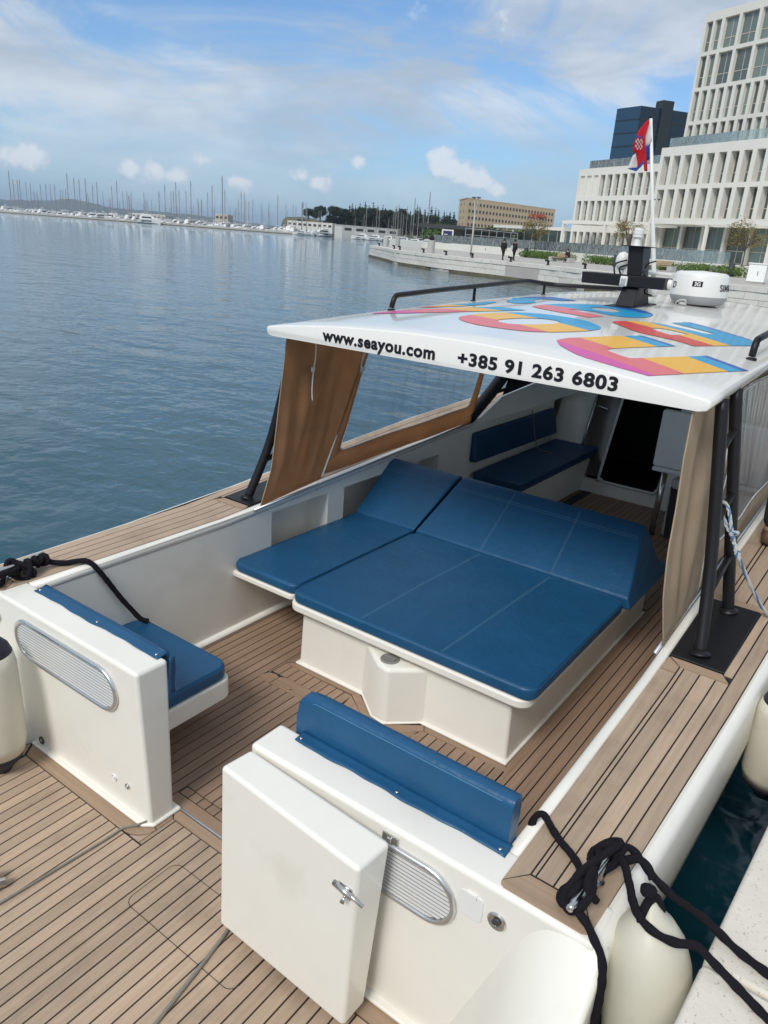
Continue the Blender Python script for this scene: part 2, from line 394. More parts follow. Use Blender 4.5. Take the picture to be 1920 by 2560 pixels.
# near quay
QZ = .72
qy = lambda x: .067-.0617*(x-1.296)
q = G().prism([(-12, qy(-12)-.012), (46, qy(46)-.012), (46, -60), (-12, -60)], -3, QZ-.03)
quay = struct(q.build('quay', QSTONE))
x = -3.0; k = 0
while x < 16:
    ln = (1.62, 1.35, 1.5)[k % 3]; a, b = x+.004, x+ln-.004
    G().prism([(a, qy(a)), (b, qy(b)), (b, qy(b)-.595), (a, qy(a)-.595)], QZ-.28, QZ).build('edge_slab', QSTONE, quay, bevel=.012, seg=2)
    if x < 9:
        a2, b2 = a+.5, b+.5
        G().prism([(a2, qy(a2)-.603), (b2, qy(b2)-.603), (b2, qy(b2)-1.3), (a2, qy(a2)-1.3)], QZ-.2, QZ-.001).build('paving_slab', QSTONE, quay, bevel=.008, seg=2)
    x += ln; k += 1
# promenade
edge = [(46, -2.7), (47.2, 3), (48.4, 9), (50.3, 14), (53.9, 21.3), (56.2, 24.8), (59.3, 31.6), (61.6, 38.2), (64.8, 43), (68, 47.9), (73, 52.4), (79, 58.4), (82.6, 62.2), (84.2, 63.6), (87, 64.4), (95, 66.4)]
rest = [(112, 72), (140, 84), (200, 112), (330, 186), (372, 212), (500, 290), (3000, 1500), (3000, -2500), (46, -2500)]
prom = struct(G().prism(edge+rest, -3, PZ-.012).build('promenade', PAVE))
ep = catmull([(*p, 0) for p in edge], 6)
acc = [0]
for a, b in zip(ep, ep[1:]): acc.append(acc[-1]+(b-a).length)
def along(s):
    s = max(0, min(s, acc[-1]-1e-4))
    for i in range(len(acc)-1):
        if acc[i+1] > s:
            t = (s-acc[i])/(acc[i+1]-acc[i]); p = ep[i].lerp(ep[i+1], t); d = (ep[i+1]-ep[i]).normalized(); return p, Vector((-d.y, d.x, 0))
def block(s0, s1, z0, z1, outw, inw, name, m, par):
    (a, na), (b, nb) = along(s0), along(s1)
    P = [a-na*inw, b-nb*inw, b+nb*outw, a+na*outw]
    G().hexa([(p.x, p.y, z0) for p in P]+[(p.x, p.y, z1) for p in P]).build(name, m, par)
s = 0; r = 0
while s < acc[-1]-2.2:
    block(s+.015, s+2.2-.015, PZ-.30, PZ, .10, .9, 'coping_stone', STONE, prom)
    s += 2.2
for c in range(2):
    s = 0.0 if c else .9
    while s < acc[-1]-1.9:
        block(s+.012, s+1.9-.012, PZ-.30-.44*(c+1)+.012, PZ-.30-.44*c-.012, .05, .4, 'wall_stone', STONE, prom); s += 1.9
s = 0
while s < acc[-1]-6:
    block(s, s+6, -1.0, PZ-1.18, .075, .4, 'algae_band', ALGAE, prom); s += 6
# hills across the water (about 6 km)
rid = [(1500, 8600, 20), (2658, 7377, 34), (3000, 6900, 52), (3419, 6339, 70), (3530, 6180, 74), (3665, 6000, 96), (3742, 5898, 111), (3830, 5760, 96), (3909, 5637, 80), (3990, 5516, 66), (4120, 5350, 62), (4233, 5174, 66), (4343, 5013, 58), (4447, 4848, 40), (4697, 4467, 22), (5200, 3900, 8)]
rp = catmull([(a, b, c+4*sin(i*2.1)) for i, (a, b, c) in enumerate(rid)], 6); rng = random.Random(4)
rr_ = []
for p in rp:
    d = Vector((p.x, p.y, 0)).normalized(); h = max(p.z+rng.uniform(-3, 3), 3)
    rr_.append([Vector((p.x, p.y, -8))-d*350, Vector((p.x, p.y, h*.42))-d*190, Vector((p.x, p.y, h*.8))-d*80, Vector((p.x, p.y, h)), Vector((p.x, p.y, -8))+d*500])
struct(G().loft(rr_, cap=False, closed=False).build('distant_hills', HILLM, smooth=True))
# breakwater
bw = [(296, 1000), (305.6, 764), (311.5, 579), (324.6, 498.7), (336.3, 427.4), (348.7, 351.7), (353.1, 314.3)]
bp = [Vector((*p, 0)) for p in bw]
brk = struct(G().prism([(p.x, p.y) for p in bp]+[(p.x+9, p.y+.5) for p in reversed(bp)], -4, .75).build('breakwater', CONC))
G().prism([(p.x-.3, p.y) for p in bp]+[(p.x+9.1, p.y+.5) for p in reversed(bp)], -4, -.1).build('tide_band', ALGAE, brk)
def bwx(y):
    for a, b in zip(bp, bp[1:]):
        if b.y <= y <= a.y: return a.x+(b.x-a.x)*(y-a.y)/(b.y-a.y)
    return 350
# low shore behind the marina
struct(G().prism([(385, 330), (430, 420), (700, 700), (1500, 900), (1500, 300), (520, 285), (430, 262), (382, 262)], -3, 1.4).build('far_shore', LANDM))
struct(G().loft([[Vector((420+i*9, 400-i*10, 1)), Vector((434+i*9, 410-i*10, 8+1.2*sin(i))), Vector((458+i*9, 430-i*10, 11+sin(i*1.7))), Vector((520+i*9, 480-i*10, 1))] for i in range(14)], cap=False, closed=False).build('wooded_rise', LANDM, smooth=True))

# ================================================================== THE BOAT
CY = 1.697
boat = thing('motorboat', 'cream white motorboat with teak decks and printed hard roof moored at the quay', 'boat', (1.37, CY, 0))
def zg(x): return .70+.054*max(0, x-2.6)
def half_out(x):
    if x < 4.6: return 1.41+.045*(x-1.4)
    t = (x-4.6)/7.0; return max(.02, 1.554*(1-max(0, t)**2.4))
def half_in(x): return 1.163 if x < 5.2 else 1.163*max(.05, (1-((x-5.2)/7.4)**2.2))
# hull shell
rings = []
for x in (1.385, 1.6, 2.2, 3, 4, 5, 6, 7, 8, 9, 10, 10.8, 11.4, 11.58):
    h = half_out(x)+.045; z = zg(x); b = .86*h if x < 8 else h*(.86-.09*(x-8))
    pr_ = [(-h+.035, z-.004), (-h+.012, z-.010), (-h, z-.035), (-h-.01, z-.22), (-h+.03, z-.5), (-b*.97, -.35), (-b*.8, -.8), (0, -1.15)]
    ring = [(x, CY+a, c) for a, c in pr_]+[(x, CY-a, c) for a, c in reversed(pr_[:-1])]
    rings.append(ring)
g = G().loft(rings, cap=False, closed=False)
hull = g.build('hull', GEL, boat, smooth=True, angle=50)
G().add([(1.39, CY+a, c) for a, c in ((-1.44, -.02), (-1.40, -.3), (-1.1, -.8), (0, -1.15), (1.1, -.8), (1.40, -.3), (1.44, -.02))], [tuple(range(7))]).build('stern_plate', GEL, boat)
# blue graphic on the starboard topside
def hs(x, z):  # point on the hull side, starboard
    h = half_out(x)+.045; t = (zg(x)-.035-z)
    return (x, CY-h-.012-.04*min(t, .2), z)
g = G(); sh = [(3.05, .12, .30), (3.2, .16, .46), (3.5, .24, .62), (4.0, .32, .68), (5, .36, .70), (6.5, .40, .74)]
ztp = lambda x: .33+.21*min(1, (x-2.9)/.09)+.04*min(1, max(0, (x-2.99)/.33))+.045*max(0, x-3.3)
g.sheet(lambda u, v: hs(2.9+3.6*u*u, .27+(ztp(2.9+3.6*u*u)-.27)*v), 30, 5)
g.build('hull_graphic', HULLB, boat, smooth=True)
# deck under the side decks and foredeck
g = G()
for s in (1, -1):
    xs = [1.385, 1.8, 2.4, 2.6, 3, 3.6, 4.2, 5, 6, 7, 8, 9, 10, 11]
    g.loft([[(x, CY+s*(half_in(x) if x < 7.4 else 0), zg(x)-.008), (x, CY+s*(half_out(x)+.012), zg(x)-.008)] for x in xs], cap=False, closed=False)
g.build('deck', GEL, boat, smooth=True)
# inner coaming strips (rounded) and cockpit side walls
for s in (1, -1):
    g = G(); pf = [(.012, -.02), (.012, -.001), (-.004, .001), (-.018, -.001), (-.026, -.006), (-.030, -.014), (-.030, -.04), (-.0, -.04)]
    g.loft([[(x, CY+s*(half_in(x)+a), zg(x)+b) for a, b in pf] for x in (1.50, 1.9, 2.4, 2.6, 3.0, 3.4, 4, 4.6, 5.2, 6, 6.9)])
    g.build('coaming', GEL, boat, smooth=True)
niches = [(2.95, 3.46, .30, .648), (3.62, 4.78, .30, .662)]
wy = CY+1.134
g = G(); xb = sorted({1.49, 6.9, *[n[0] for n in niches], *[n[1] for n in niches], 5.0, 6.0}); zb = [0, .30, .655, None]
for i in range(len(xb)-1):
    for j in range(3):
        a, b = xb[i], xb[i+1]; hole = j == 1 and any(n[0] <= a and b <= n[1] for n in niches)
        za, zc = zb[j], zb[j+1]
        t0 = zc if zc is not None else zg(a)-.012; t1 = zc if zc is not None else zg(b)-.012
        if hole:
            yb = wy+.17
            g.add([(a, wy, za), (b, wy, za), (b, wy, t1), (a, wy, t0), (a, yb, za), (b, yb, za), (b, yb, t1), (a, yb, t0)], [(0, 1, 5, 4), (3, 7, 6, 2), (0, 4, 7, 3), (1, 2, 6, 5), (4, 5, 6, 7)])
        else: g.add([(a, wy, za), (b, wy, za), (b, wy, t1), (a, wy, t0)], [(0, 1, 2, 3)])
g.build('side_wall', GEL, boat, recalc=False)
G().add([(1.49, CY-1.134, 0), (6.9, CY-1.134, 0), (6.9, CY-1.134, zg(6.9)-.012), (2.6, CY-1.134, .688), (1.49, CY-1.134, .688)], [(0, 1, 2, 3, 4)]).build('side_wall', GEL, boat, recalc=False)
G().tube([(1.55, wy-.004, .012), (6.88, wy-.004, .012)], .022, 8).build('wall_fillet', GEL, boat, smooth=True)

# ---- teak swim platform
plat = G().prism([(-.45, .35), (1.54, .35), (1.54, 3.05), (-.45, 3.05)], -.14, -.0045).build('swim_platform', CAULK, boat)
G().prism([(-.50, .30), (1.54, .30), (1.54, 3.10), (-.50, 3.10)], -.30, -.012).build('platform_moulding', GEL, boat, bevel=.03)
def plank(poly, z, m, par, th=.012, name='plank'):
    zz_ = z if callable(z) else (lambda p: z)
    return G().prism(poly, lambda p: zz_(p)-th, zz_).build(name, m, par)
SP = .04903; GAP = .0031
n0 = 1.2675   # a caulk line of the platform
ks = range(-18, 38)
def strip_end(y):
    if 1.4 < y < 1.95: return 1.476
    return 1.313
for k in ks:
    y0 = n0+k*SP+GAP; y1 = n0+(k+1)*SP-GAP
    if y0 < .40 or y1 > 3.02: continue
    e0, e1 = strip_end(y0), strip_end(y1); e = min(e0, e1) if e0 != e1 else e0
    if e0 != e1 and 1.85 < y0 < 1.95: plank([(1.3185, y0), (1.474, y0), (1.474, min(y1, 1.921)), (1.3185, min(y1, 1.921))], 0, TEAK, plat)
    elif e0 != e1: plank([(1.3185, max(y0, 1.40)), (1.474, max(y0, 1.40)), (1.474, y1), (1.3185, y1)], 0, TEAK, plat)
    if y1 > 2.69: e = 1.29-(y1-2.70)*1.78
    if y0 < .70: e = 1.29-(.694-y0)*1.78
    plank([(-.44, y0), (e-GAP, y0), (e-GAP, y1), (-.44, y1)], 0, TEAK, plat)
# border boards along the transoms and through the gangway
plank([(1.3155, 2.033), (1.372, 2.002), (1.372, 2.736), (1.3155, 2.69)], .0005, TEAKB, plat, name='border_plank')
for s in (1, -1): plank([(1.309, CY+s*1.003), (1.366, CY+s*1.048), (1.05, CY+s*1.207), (.75, CY+s*1.372), (.69, CY+s*1.345)], .0005, TEAKB, plat, name='border_plank')
arc = [(1.3155, 2.0275)]+[(1.40+.088*cos(a), 2.01+.0-.088*sin(a)) for a in [pi-.15-k*.28 for k in range(5)]]
plank([(1.3155, 2.029), (1.322, 1.985), (1.338, 1.955), (1.362, 1.933), (1.396, 1.924), (1.41, 1.973), (1.378, 1.98), (1.366, 2.0)], .0005, TEAKB, plat, name='corner_plank')
plank([(1.3185, 1.9245), (1.383, 1.9245), (1.357, 1.932), (1.333, 1.953), (1.3185, 1.980)], 0, TEAK, plat)
plank([(1.401, 1.924), (1.4745, 1.924), (1.522, 1.974), (1.414, 1.973)], .0005, TEAKB, plat, name='border_plank')
plank([(1.4785, 1.921), (1.4785, 1.40), (1.521, 1.40), (1.521, 1.968)], .0005, TEAKB, plat, name='border_plank')
plank([(1.3155, 1.392), (1.372, 1.392), (1.372, .64), (1.3155, .70)], .0005, TEAKB, plat, name='border_plank')
# access hatch seam in the platform
hp = rrect(1.122, 1.345, 1.215, 1.742, .035)
G().tube([(a, b, .0004) for a, b in hp], .0011, 5, closed=True).build('hatch_seam', CAULK, plat)
# threshold strip
G().box(1.523, 1.531, 1.37, 2.0, -.01, .004).build('threshold_strip', ALU, boat)

# ---- cockpit sole
sole = G().prism([(1.532, .54), (6.95, .54), (6.95, 2.846), (1.532, 2.846)], -.1, -.005).build('cockpit_floor', CAULK, boat)
G().prism([(1.525, .5), (6.96, .5), (6.96, 2.9), (1.525, 2.9)], -.3, -.102).build('sole_moulding', GEL, boat)
CS = .0513; c0 = 2.2825
bx0, bx1, by0, by1 = 2.645, 4.6, 1.066, 2.319      # sun pad base footprint
for k in range(-34, 12):
    y0 = c0+k*CS+GAP; y1 = c0+(k+1)*CS-GAP
    if y0 < .56 or y1 > 2.85: continue
    xa, xe = 1.532, 6.9
    if y0 > 2.66: y1 = min(y1, 2.838)
    segs = [(xa, xe)]
    if y0 < 2.02: segs = [(1.634, xe)]
    out = []
    for a, b in segs:
        if y1 < 2.285 and y0 > 1.02:           # lanes that meet the sun pad surround
            out.append((a, 2.4015)); out.append((bx1+.06, b))
        elif 2.282 <= y0 < 2.33: out += [(a, 2.4015)]
        elif 2.33 <= y0 < 2.36: out += [(a, 2.4015)]; plank([(2.48, 2.3745), (6.9, 2.3745), (6.9, y1), (2.48, y1)], 0, TEAKC, sole)
        else: out.append((a, b))
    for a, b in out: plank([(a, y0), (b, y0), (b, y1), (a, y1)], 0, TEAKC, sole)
# cross boards at the gangway
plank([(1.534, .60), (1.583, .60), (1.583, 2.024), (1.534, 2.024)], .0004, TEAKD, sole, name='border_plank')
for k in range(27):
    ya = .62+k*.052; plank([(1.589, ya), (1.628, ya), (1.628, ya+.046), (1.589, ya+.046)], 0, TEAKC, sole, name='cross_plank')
# border round the sun pad base, cross-plank ladder and hatch frame
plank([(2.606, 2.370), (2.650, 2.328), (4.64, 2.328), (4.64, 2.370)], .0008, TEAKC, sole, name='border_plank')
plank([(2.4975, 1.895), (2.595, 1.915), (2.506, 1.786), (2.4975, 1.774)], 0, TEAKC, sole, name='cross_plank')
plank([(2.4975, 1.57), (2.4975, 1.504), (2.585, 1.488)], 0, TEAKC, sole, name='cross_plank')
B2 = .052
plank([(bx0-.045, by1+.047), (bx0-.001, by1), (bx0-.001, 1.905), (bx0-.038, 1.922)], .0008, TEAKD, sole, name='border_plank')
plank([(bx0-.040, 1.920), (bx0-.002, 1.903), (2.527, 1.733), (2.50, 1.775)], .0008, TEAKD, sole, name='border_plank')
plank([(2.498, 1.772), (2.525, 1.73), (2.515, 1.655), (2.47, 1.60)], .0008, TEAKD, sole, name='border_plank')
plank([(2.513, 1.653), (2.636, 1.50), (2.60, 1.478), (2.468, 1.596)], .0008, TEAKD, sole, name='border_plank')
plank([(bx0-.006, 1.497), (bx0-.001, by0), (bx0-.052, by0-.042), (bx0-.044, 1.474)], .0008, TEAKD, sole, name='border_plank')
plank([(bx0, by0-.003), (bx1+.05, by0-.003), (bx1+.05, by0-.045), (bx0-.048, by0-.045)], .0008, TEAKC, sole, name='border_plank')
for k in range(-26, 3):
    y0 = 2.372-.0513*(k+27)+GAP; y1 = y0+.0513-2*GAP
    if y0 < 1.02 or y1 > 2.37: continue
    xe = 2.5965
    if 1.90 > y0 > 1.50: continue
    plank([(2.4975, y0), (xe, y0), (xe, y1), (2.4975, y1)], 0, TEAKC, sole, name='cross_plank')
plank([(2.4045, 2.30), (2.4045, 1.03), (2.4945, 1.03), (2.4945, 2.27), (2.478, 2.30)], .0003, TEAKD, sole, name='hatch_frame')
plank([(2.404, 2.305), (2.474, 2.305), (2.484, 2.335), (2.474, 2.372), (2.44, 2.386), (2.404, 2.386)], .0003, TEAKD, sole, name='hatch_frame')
for a, b in ((2.13, 2.375), (1.78, 2.375), (2.43, 2.18)):
    G().lathe([(.006, 0), (.006, .0012), (0, .0014)], (a, b, .0005), n=8).build('hatch_stud', STEEL, sole)

# ---- side decks (teak)
for s in (1, -1):
    dk = G(); xs = [1.40, 1.8, 2.4, 2.6, 3.0, 3.6, 4.2, 5.0, 6.0, 7.0, 8.0]
    def dy(x, t): return CY+s*(half_in(x)+.008+(half_out(x)-half_in(x)-.008)*t)
    dk.loft([[(x, dy(x, 0), zg(x)-.0065), (x, dy(x, 1), zg(x)-.0065), (x, dy(x, 1), zg(x)-.003), (x, dy(x, 0), zg(x)-.003)] for x in xs])
    deck = dk.build('side_deck', CAULK, boat)
    def dpl(t0, t1, x0, x1, name='plank', m=TEAK, d0=0, d1=0, g0=.010):
        n = max(1, int((x1-x0)/.6)); st = sorted(set([x0+(x1-x0)*i/n for i in range(n+1)]+([2.6] if x0 < 2.55 and x1 > 2.65 else []))); n = len(st)-1
        rg = []
        for i, x in enumerate(st):
            a, b = t0+g0, t1-g0; xa = x+(d0 if i == 0 else 0)-(0 if i < n else 0); 
            xc = x+(d1 if i == 0 else 0); rg.append([(xa, dy(x, a), zg(x)-.004), (xc, dy(x, b), zg(x)-.004), (xc, dy(x, b), zg(x)+.003), (xa, dy(x, a), zg(x)+.003)])
        G().loft(rg).build(name, m, deck)
    T = [0, .215, .27, .47, .66, .82, 1.0] if s < 0 else [0, .20, .40, .60, .80, 1.0]
    # aft cross board, mitred
    za = .70+.003
    G().prism([(1.378, dy(1.385, .07)), (1.384, dy(1.39, .025)), (1.394, dy(1.4, .006)), (1.4545, dy(1.45, T[1]+.0)), (1.4545, dy(1.45, T[-2]+.01)), (1.394, dy(1.39, .995)), (1.382, dy(1.382, .975)), (1.376, dy(1.378, .93))], za-.008, za).build('end_plank', TEAKB, deck)
    G().prism([(1.384, dy(1.385, .06)), (1.40, dy(1.4, .012)), (1.515, dy(1.51, .012)), (1.515, dy(1.51, .988)), (1.40, dy(1.4, .988)), (1.382, dy(1.382, .93))], .6990, .7012).build('caulk_bed', CAULK, deck)
    for i in range(len(T)-1):
        inner = i == 0; outer = i == len(T)-2
        if outer:
            dpl(T[i], T[i+1], 1.459, 8.0, d1=-.060)
        else:
            x0 = 1.462 if not inner else 1.43
            if inner: dpl(T[i], T[i+1], 1.459, 2.70 if s < 0 else 2.755, d0=-.060)
            else: dpl(T[i], T[i+1], 1.462, 2.755)
            dpl(T[i], T[i+1], 3.475, 8.0)
    tt = T[-2]
    G().prism([(2.762, dy(2.76, .22 if s < 0 else .01)), (2.812, dy(2.81, .05)), (2.812, dy(2.81, tt-.13)), (2.762, dy(2.76, tt-.012))], lambda p: zg(p[0])-.005, lambda p: zg(p[0])+.003).build('cross_plank', TEAKB, deck)
    if s < 0: G().prism([(2.71, dy(2.71, .01)), (2.806, dy(2.81, .03)), (2.757, dy(2.757, .205)), (2.71, dy(2.71, .205))], lambda p: zg(p[0])-.005, lambda p: zg(p[0])+.003).build('cross_plank', TEAKB, deck)
    G().prism([(3.42, dy(3.42, .02)), (3.47, dy(3.47, .02)), (3.47, dy(3.47, tt-.012)), (3.42, dy(3.42, tt-.13))], lambda p: zg(p[0])-.005, lambda p: zg(p[0])+.003).build('cross_plank', TEAKB, deck)
    if s < 0: dpl(.70, tt, 2.815, 3.415)
    else: dpl(.72, tt, 2.815, 3.415)
    # base plate of the roof arch
    pl = [(2.818, dy(2.818, .03)), (3.412, dy(3.41, .03)), (3.412, dy(3.41, .69)), (2.818, dy(2.818, .71))]
    arch = G().prism(pl, lambda p: zg(p[0])-.006, lambda p: zg(p[0])+.009).build('arch', BLACK, boat, bevel=.004)
    y_ = lambda v: v if s < 0 else 2*CY-v
    A0, A1 = (2.894, y_(.423), zg(2.9)+.005), (3.10, y_(.592), 1.70)
    B0, B1 = (3.334, y_(.418), zg(3.33)+.005), (3.34, y_(.594), 1.71)
    for P0_, P1_ in ((A0, A1), (B0, B1)):
        P0v, P1v = Vector(P0_), Vector(P1_); mv = P0v.lerp(P1v, .38)+Vector((.05 if P0_ is A0 else 0, 0, 0)); G().tube(catmull([P0v, mv, P1v], 8), .0255, 16).build('leg', BLACK, arch, smooth=True)
        G().lathe([(.043, 0), (.043, .008), (.030, .014), (.027, .02)], P0_, Vector(P1_)-Vector(P0_), 18).build('foot_collar', BLACK, arch, smooth=True)
    for t in (.24, .52, .80):
        cp = catmull([Vector(A0), Vector(A0).lerp(Vector(A1), .38)+Vector((.05, 0, 0)), Vector(A1)], 30); a = min(cp, key=lambda c: abs(c.z-(A0[2]+(A1[2]-A0[2])*(t-.015)))); b = Vector(B0).lerp(Vector(B1), t+.03)
        G().tube([a, b], .015, 12).build('rung', BLACK, arch, smooth=True)

# ---- transoms
def transom(y0, y1, name='transom'):
    g = G().hexa([(1.392, y0, -.01), (1.505, y0, -.01), (1.505, y1, -.01), (1.392, y1, -.01), (1.362, y0, .6995), (1.503, y0, .6995), (1.503, y1, .6995), (1.362, y1, .6995)])
    o = g.build(name, GEL, boat, bevel=.016, seg=4)
    return o
tp = transom(1.948, CY+1.435); tsb = transom(CY-1.435, 1.385)
for (a, b) in ((1.953, 2.74), (.66, 1.38)):       # foot fillet
    G().prism([(1.366, a+.02), (1.40, a-.018), (1.53, a-.018), (1.53, b), (1.366, b)], 0, .016).build('transom_foot', GEL, boat, bevel=.012, seg=3)
# quarter wings running aft and down from the gunwale corners
for s in (1, -1):
    Y = lambda v: CY+s*v
    A_, B_, D_, E_ = Vector((1.371, Y(1.28), .686)), Vector((1.401, Y(1.04), -.01)), Vector((.66, Y(1.455), -.012)), Vector((1.368, Y(1.458), .682))
    def wing(u, v):
        a, b = A_.lerp(B_, v), E_.lerp(D_, v**1.25); p = a.lerp(b, u); return p+Vector((-.035*sin(pi*u)*sin(pi*min(1, v*1.2)), 0, .012*sin(pi*u)*(1-v)))
    g = G().sheet(wing, 14, 14)
    n_ = 14; e_ = [wing(1, k/n_) for k in range(n_+1)]
    g.loft([e_, [Vector((p.x+.004, Y(1.462), p.z-.02)) for p in e_], [Vector((max(p.x, .66), Y(1.455), -.25)) for p in e_]], cap=False, closed=False)
    b_ = [wing(k/n_, 1) for k in range(n_+1)]; g.loft([b_, [Vector((p.x, p.y, -.2)) for p in b_]], cap=False, closed=False)
    g.build('quarter_wing', GEL, boat, smooth=True)
for s in (1, -1): G().tube([(1.392, CY+s*1.428, -.2), (1.392, CY+s*1.428, .55), (1.390, CY+s*1.428, .676)], .030, 14).build('corner_post', GEL, boat, smooth=True)
G().add([(1.3585+.002*0, .318+.011*cos(a)*(1+.4*sin(3*a)), .652+.010*sin(a)*(1+.3*cos(2*a))) for a in [k*pi/6 for k in range(12)]], [tuple(range(12))]).build('gelcoat_chip', CONC, boat, recalc=False)
# louvred vents
VSLAT = mat('vent_slat', (.72, .72, .70), .3, metal=.25)
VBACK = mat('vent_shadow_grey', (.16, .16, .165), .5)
def vent(yc, zc, half, name='vent_grille', tilt=0):
    n = 12; H = .088; prof = []
    for k in range(n+1): prof.append((yc+half-H+H*cos(-pi/2+pi*k/n), zc+H*sin(-pi/2+pi*k/n)))
    for k in range(n+1): prof.append((yc-half+H+H*cos(pi/2+pi*k/n), zc+H*sin(pi/2+pi*k/n)))
    xf = lambda z: 1.392-.030*z/.705
    bk = G().add([(xf(z)-.0035, y, z) for y, z in prof], [tuple(range(len(prof)))]).build(name, VBACK, boat, recalc=False)
    G().tube([(xf(z)-.006, y, z) for y, z in prof], .0095, 8, closed=True).build('rim', ALU, bk, smooth=True)
    m = 12
    for i in range(m):
        z = zc-H+.012+(2*H-.024)*i/(m-1); dz = abs(z-zc); hw = half-H+sqrt(max(0, (H-.006)**2-dz*dz))
        G().hexa([(xf(z)-.0070, yc-hw, z-.0034), (xf(z)-.0034, yc-hw, z-.0042), (xf(z)-.0034, yc+hw, z-.0042), (xf(z)-.0070, yc+hw, z-.0034),
                  (xf(z)-.0052, yc-hw, z+.0034), (xf(z)-.0030, yc-hw, z+.0034), (xf(z)-.0030, yc+hw, z+.0034), (xf(z)-.0052, yc+hw, z+.0034)]).build('slat', VSLAT, bk)
    for yy, zz_ in ((yc+half*.72, zc+H+.003), (yc, zc+H+.003), (yc-half*.72, zc+H+.003), (yc+half*.5, zc-H-.003), (yc-half*.5, zc-H-.003)):
        G().lathe([(.004, 0), (.003, .002), (0, .0025)], (xf(zz_)-.012, yy, zz_), (-1, 0, 0), 8).build('screw', STEEL, bk)
vent(2.412, .553, .335); vent(.965, .553, .335)
def ring_fit(name, y, z, r, m, m2, x=None):
    xf = (1.392-.030*z/.705) if x is None else x
    o = G().lathe([(r, 0), (r, .004), (r*.86, .007), (r*.6, .005), (r*.6, .002), (0, .002)], (xf, y, z), (-1, 0, 0), 24).build(name, m, boat, smooth=True, angle=40)
    G().lathe([(r*.42, .002), (r*.42, .006), (r*.2, .0075), (0, .0075)], (xf, y, z), (-1, 0, 0), 18).build('plug', m2, o, smooth=True)
ring_fit('deck_fitting', .508, .60, .027, STEEL, DGREY); ring_fit('deck_fitting', 2.897, .582, .027, STEEL, DGREY)
ring_fit('drain_fitting', 2.072, .134, .0135, STEEL, BREV); ring_fit('drain_cover', 2.157, .131, .016, WHITEPL, WHITEPL); ring_fit('drain_fitting', 2.69, .035, .018, DGREY, BREV)
fl = G().add([(1.3655-.004*0, y, z) for y, z in rrect(.549, .618, .561, .640, .012)], [tuple(range(24))])
o = G().prism(rrect(.549, .618, .561, .640, .012), 0, .007); o.v = [(1.369-z-.0, a, b) for a, b, z in o.v]; fl = o.build('shower_flap', WHITEPL, boat, bevel=.002, seg=2)
o = G().prism(rrect(.568, .600, .630, .644, .003), 0, .0095); o.v = [(1.366-z, a, b) for a, b, z in o.v]; o.build('hinge', WHITEPL, fl)
# latch keeper plate on the starboard transom
kp = G().box(1.357, 1.363, .815, .868, .650, .676).build('latch_keeper', STEEL, boat, bevel=.002)
G().box(1.349, 1.357, .834, .849, .655, .671).build('keeper_eye', STEEL, kp, bevel=.002)

# ---- gangway door, folded back against the starboard transom
dz = .695
door = G().hexa([(1.235, .868, .035), (1.338, .866, .035), (1.345, 1.39, .035), (1.247, 1.405, .035), (1.192, .823, dz), (1.322, .815, dz), (1.352, 1.366, dz), (1.236, 1.378, dz)]).build('gangway_door', GEL, boat, bevel=.014, seg=4)
P0_, Q = Vector((1.197, .872, .600)), Vector((1.2035, .905, .605))
bolt = G().hexa([(1.1995, .842, .585), (1.2035, .842, .585), (1.2085, .905, .585), (1.2045, .905, .585), (1.1955, .842, .612), (1.1995, .842, .612), (1.2045, .905, .612), (1.2005, .905, .612)]).build('bolt_latch', STEEL, door, bevel=.0015)
G().tube([(1.188, .800, .594), (1.201, .905, .597)], .0055, 10).build('bolt_pin', STEEL, door, smooth=True)
G().tube([(1.190, .838, .596), (1.199, .903, .598)], .0095, 10).build('bolt_barrel', STEEL, door, smooth=True)
G().tube([(1.188, .856, .592), (1.176, .858, .576)], [.0035, .007], 8).build('bolt_knob', STEEL, door, smooth=True)
# ---- sun pad base
bs = G().hexa([(bx0, by0, 0), (bx1, by0, 0), (bx1, by1, 0), (bx0, by1, 0), (bx0-.0+.004, by0+.012, .335), (bx1, by0+.012, .335), (bx1, by1-.012, .335), (bx0+.004, by1-.012, .335)]).build('sun_pad_base', GEL, boat, bevel=.018, seg=3)
G().prism([(bx0-.016, by0-.012), (bx1+.01, by0-.012), (bx1+.01, by1+.012), (bx0-.016, by1+.012)], 0, .014).build('base_foot', GEL, boat, bevel=.011, seg=3)
lidp = rrect(2.598, 4.60, .985, 2.375, .07, 6)
G().prism(lidp, .332, .378).build('pad_tray', GEL, boat, bevel=.012, seg=3)
# moulded bump with the round deck filler in front of the base
bt = [(2.66, 1.895), (2.535, 1.725), (2.518, 1.66), (2.66, 1.502)]; bb = [(2.66, 1.91), (2.522, 1.733), (2.512, 1.655), (2.66, 1.495)]
G().prism([(2.66, 1.918), (2.518, 1.736), (2.506, 1.652), (2.66, 1.486)], 0, .012).build('bump_foot', GEL, boat, bevel=.008)
bmp = G().hexa([(p[0], p[1], 0) for p in reversed(bb)]+[(p[0], p[1], .300) for p in reversed(bt)]).build('locker_bump', GEL, boat, bevel=.022, seg=4)
fc = G().lathe([(.047, 0), (.047, .004), (.040, .007), (.036, .004), (0, .004)], (2.602, 1.703, .300), n=28).build('deck_filler', mat('grey_cap', (.22, .21, .20), .45), boat, smooth=True, angle=40)
G().box(2.598, 2.606, 1.671, 1.735, .303, .315).build('grip_bar', MATS['grey_cap'], fc, bevel=.002)
ring_ = G().lathe([(.013, 0), (.013, .004), (.007, .005), (.007, -.003), (0, -.003)], (3.706, 1.076, .104), (0, -1, 0), 16).build('drain_fitting', DGREY, boat)
